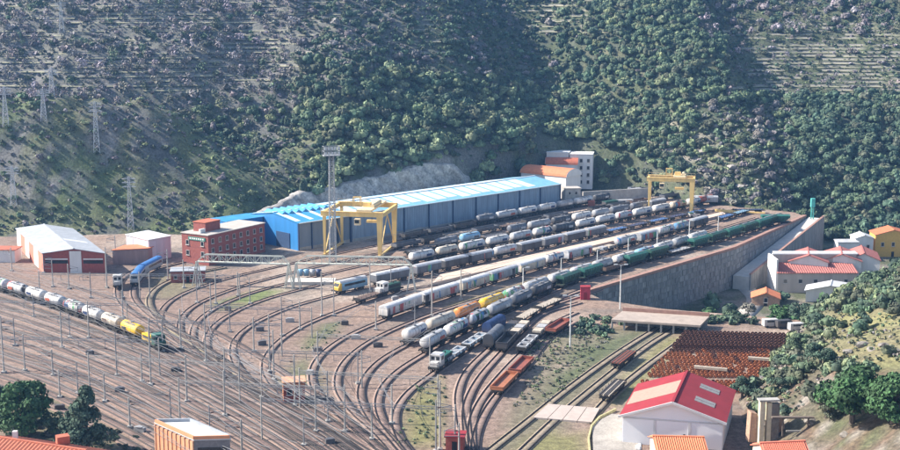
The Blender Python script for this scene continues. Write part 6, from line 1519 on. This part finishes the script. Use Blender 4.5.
for n, (px, py, R_, H, pal) in enumerate([(778,326,4.6,7.5,'pine'),(733,327,3.4,5.0,'green'),(800,322,3.8,6.0,'dark'),(716,326,2.6,4.0,'green'),(748,318,2.6,5.0,'pale'),(768,305,2.8,4.5,'grey'),(843,262,3.0,6.0,'dark'),(866,252,3.2,6.0,'dark')]):
    p = on_ground(px, py) if px > 795 else U(px, py, -3.0 if n < 5 else -14.0)
    big_tree('broadleaf_tree', ['large dark round tree beyond the dock','green tree left of the large round tree','dark tree right of the large round tree by the vans','small green tree at the end of the dock','pale bare tree by the foot of the ramp','greyish tree before the small brown house','dark tree before the white parapet roofs','dark tree by the yellow house'][n], p-Vector((0,0,0.2)), R_, H, pal, 30+n, lobes=16, per=140, size=0.11, group='trees in the hollow')
# ------------------------------------------------------------------ dry-stone terraces on the slopes
m_terr = mat('terrace_stone', (0.30,0.285,0.26), 0.95, scale=1.2, rgb2=(0.16,0.15,0.14), bump=0.6); m_tread = mat('terrace_grass', (0.38,0.36,0.25), 0.95, scale=0.2, rgb2=(0.15,0.15,0.11))
def terrace(z, x0, x1, label, group):
    xs = np.arange(x0, x1, 2.5); ys = []
    for x in xs:
        yy = np.arange(foot(x)+25, 830, 1.0); h = ground_h(np.full(len(yy), x), yy); k = np.argmax(h > z); ys.append(yy[k] if h[k] > z else np.nan)
    ys = np.array(ys); ok = ~np.isnan(ys) & (fbm(xs/11, xs*0+z*1.7, 93, 2) > 0.31) & (np.abs(np.gradient(np.nan_to_num(ys))) < 4)
    run = []; runs = []
    for i in range(len(xs)):
        if ok[i]: run.append(i)
        elif run: runs.append(run); run = []
    if run: runs.append(run)
    for run in runs:
        if len(run) < 5: continue
        X = xs[run]; Y = np.convolve(np.pad(ys[run], 2, 'edge'), np.ones(5)/5, 'valid'); n = len(X)
        mid = n//2; e = empty('terrace_wall', (X[mid], Y[mid], z), 0, label, 'terrace', group); ox, oy = X[mid], Y[mid]
        f = np.zeros((n,)); hh = 1.25*np.ones(n); wv_ = 0.35*(fbm(X/6, X*0+z, 91)-0.5)
        prof = [(-0.3,-1.2),(-0.15,0.7),(0.35,0.7),(0.35,-1.0)]
        V = np.concatenate([np.stack([X-ox, Y-oy+a+wv_, np.full(n, b)], -1) for a, b in prof]); i = np.arange(n-1)
        F = np.concatenate([np.stack([i+k*n, i+1+k*n, i+1+(k+1)*n, i+(k+1)*n], -1) for k in range(3)])
        link('stone_face', np_mesh('stone_face', V, F, m_terr), e)
        V = np.concatenate([np.stack([X-ox, Y-oy+a+wv_, np.full(n, b)], -1) for a, b in ((-1.7,-0.45),(-1.4,-0.05),(-0.28,0.1))]); F = np.concatenate([np.stack([i+k*n, i+1+k*n, i+1+(k+1)*n, i+(k+1)*n], -1) for k in range(2)])
        link('tread', np_mesh('tread', V, F, m_tread), e)
tr_ = random.Random(8)
for z in np.arange(50, 102, 2.1):
    for base, w in ((-235, 60), (-185, 80), (-120, 60)):
        if tr_.random() < 0.78: terrace(z, base+tr_.uniform(-18,18), base+w+tr_.uniform(-20,30), 'pale dry-stone terrace on the left hillside', 'terraces on the left hillside')
for z in np.arange(44, 82, 1.9): 
    if tr_.random() < 0.95: terrace(z, 150+tr_.uniform(-12,25), 260, 'pale dry-stone terrace on the right hillside', 'terraces on the right hillside')
for z in np.arange(66, 84, 2.8): terrace(z, -30+tr_.uniform(-6,6), 6+tr_.uniform(-10,8), 'dry-stone terrace high on the middle slope', 'terraces on the middle slope')
for z in np.arange(76, 100, 3.0): terrace(z, 45+tr_.uniform(-6,10), 100+tr_.uniform(-14,10), 'dry-stone terrace above the head of the gully', 'terraces above the gully')
# rocks on the near hill and on the nose of the far hill
def rock(p, r_, seed, label, group, m):
    r = random.Random(seed); bm = bmesh.new(); bmesh.ops.create_icosphere(bm, subdivisions=2, radius=1)
    for v in bm.verts: v.co *= r.uniform(0.75,1.15); v.co.z *= 0.65
    me = bpy.data.meshes.new('rock'); bm.to_mesh(me); bm.free(); me.materials.append(m); o = link('rock', me, None, p); o.scale = (r_*r.uniform(0.9,1.7), r_, r_*r.uniform(0.6,1.0)); o.rotation_euler = (0,0,r.uniform(0,6)); tag(o, label, 'rock', group)
m_rk = mat('outcrop', (0.33,0.30,0.27), 0.95, scale=0.6, rgb2=(0.15,0.135,0.12), bump=1)
for n, (px, py) in enumerate(sorted([(862,345),(872,350),(884,346),(848,352),(895,352),(838,360),(810,425),(845,436),(880,300),(760,408),(782,402)])): rock(on_ground(px, py), 1.1, n, f'grey boulder on the near hillside, {ORD[n]} from the left', 'boulders on the near hillside', m_rk)
for n in range(26): rock(on_ground(705+n*2.7, random.uniform(120,190)), random.uniform(1.0,2.6), 50+n, f'pale rock on the nose of the far hill, {nth(n+1)} from the left', 'rocks on the far hill', mat('pale_outcrop', (0.42,0.38,0.34), 0.95, scale=0.6, rgb2=(0.22,0.20,0.18), bump=1))

# ------------------------------------------------------------------ the air between
def haze():
    m = bpy.data.materials.new('haze'); m.use_nodes = True; nt = m.node_tree; nt.nodes.clear()
    out = nt.nodes.new('ShaderNodeOutputMaterial'); v = nt.nodes.new('ShaderNodeVolumePrincipled')
    v.inputs['Color'].default_value = (0.24, 0.52, 1.0, 1); v.inputs['Density'].default_value = 0.00013; v.inputs['Anisotropy'].default_value = 0.2
    nt.links.new(v.outputs[0], out.inputs['Volume'])
    zt = 235.0
    o = MB().box((0, 430, (zt-20)/2), (1000, 1000, zt+20)).build('haze', m); tag(o, kind='stuff'); return o
haze()
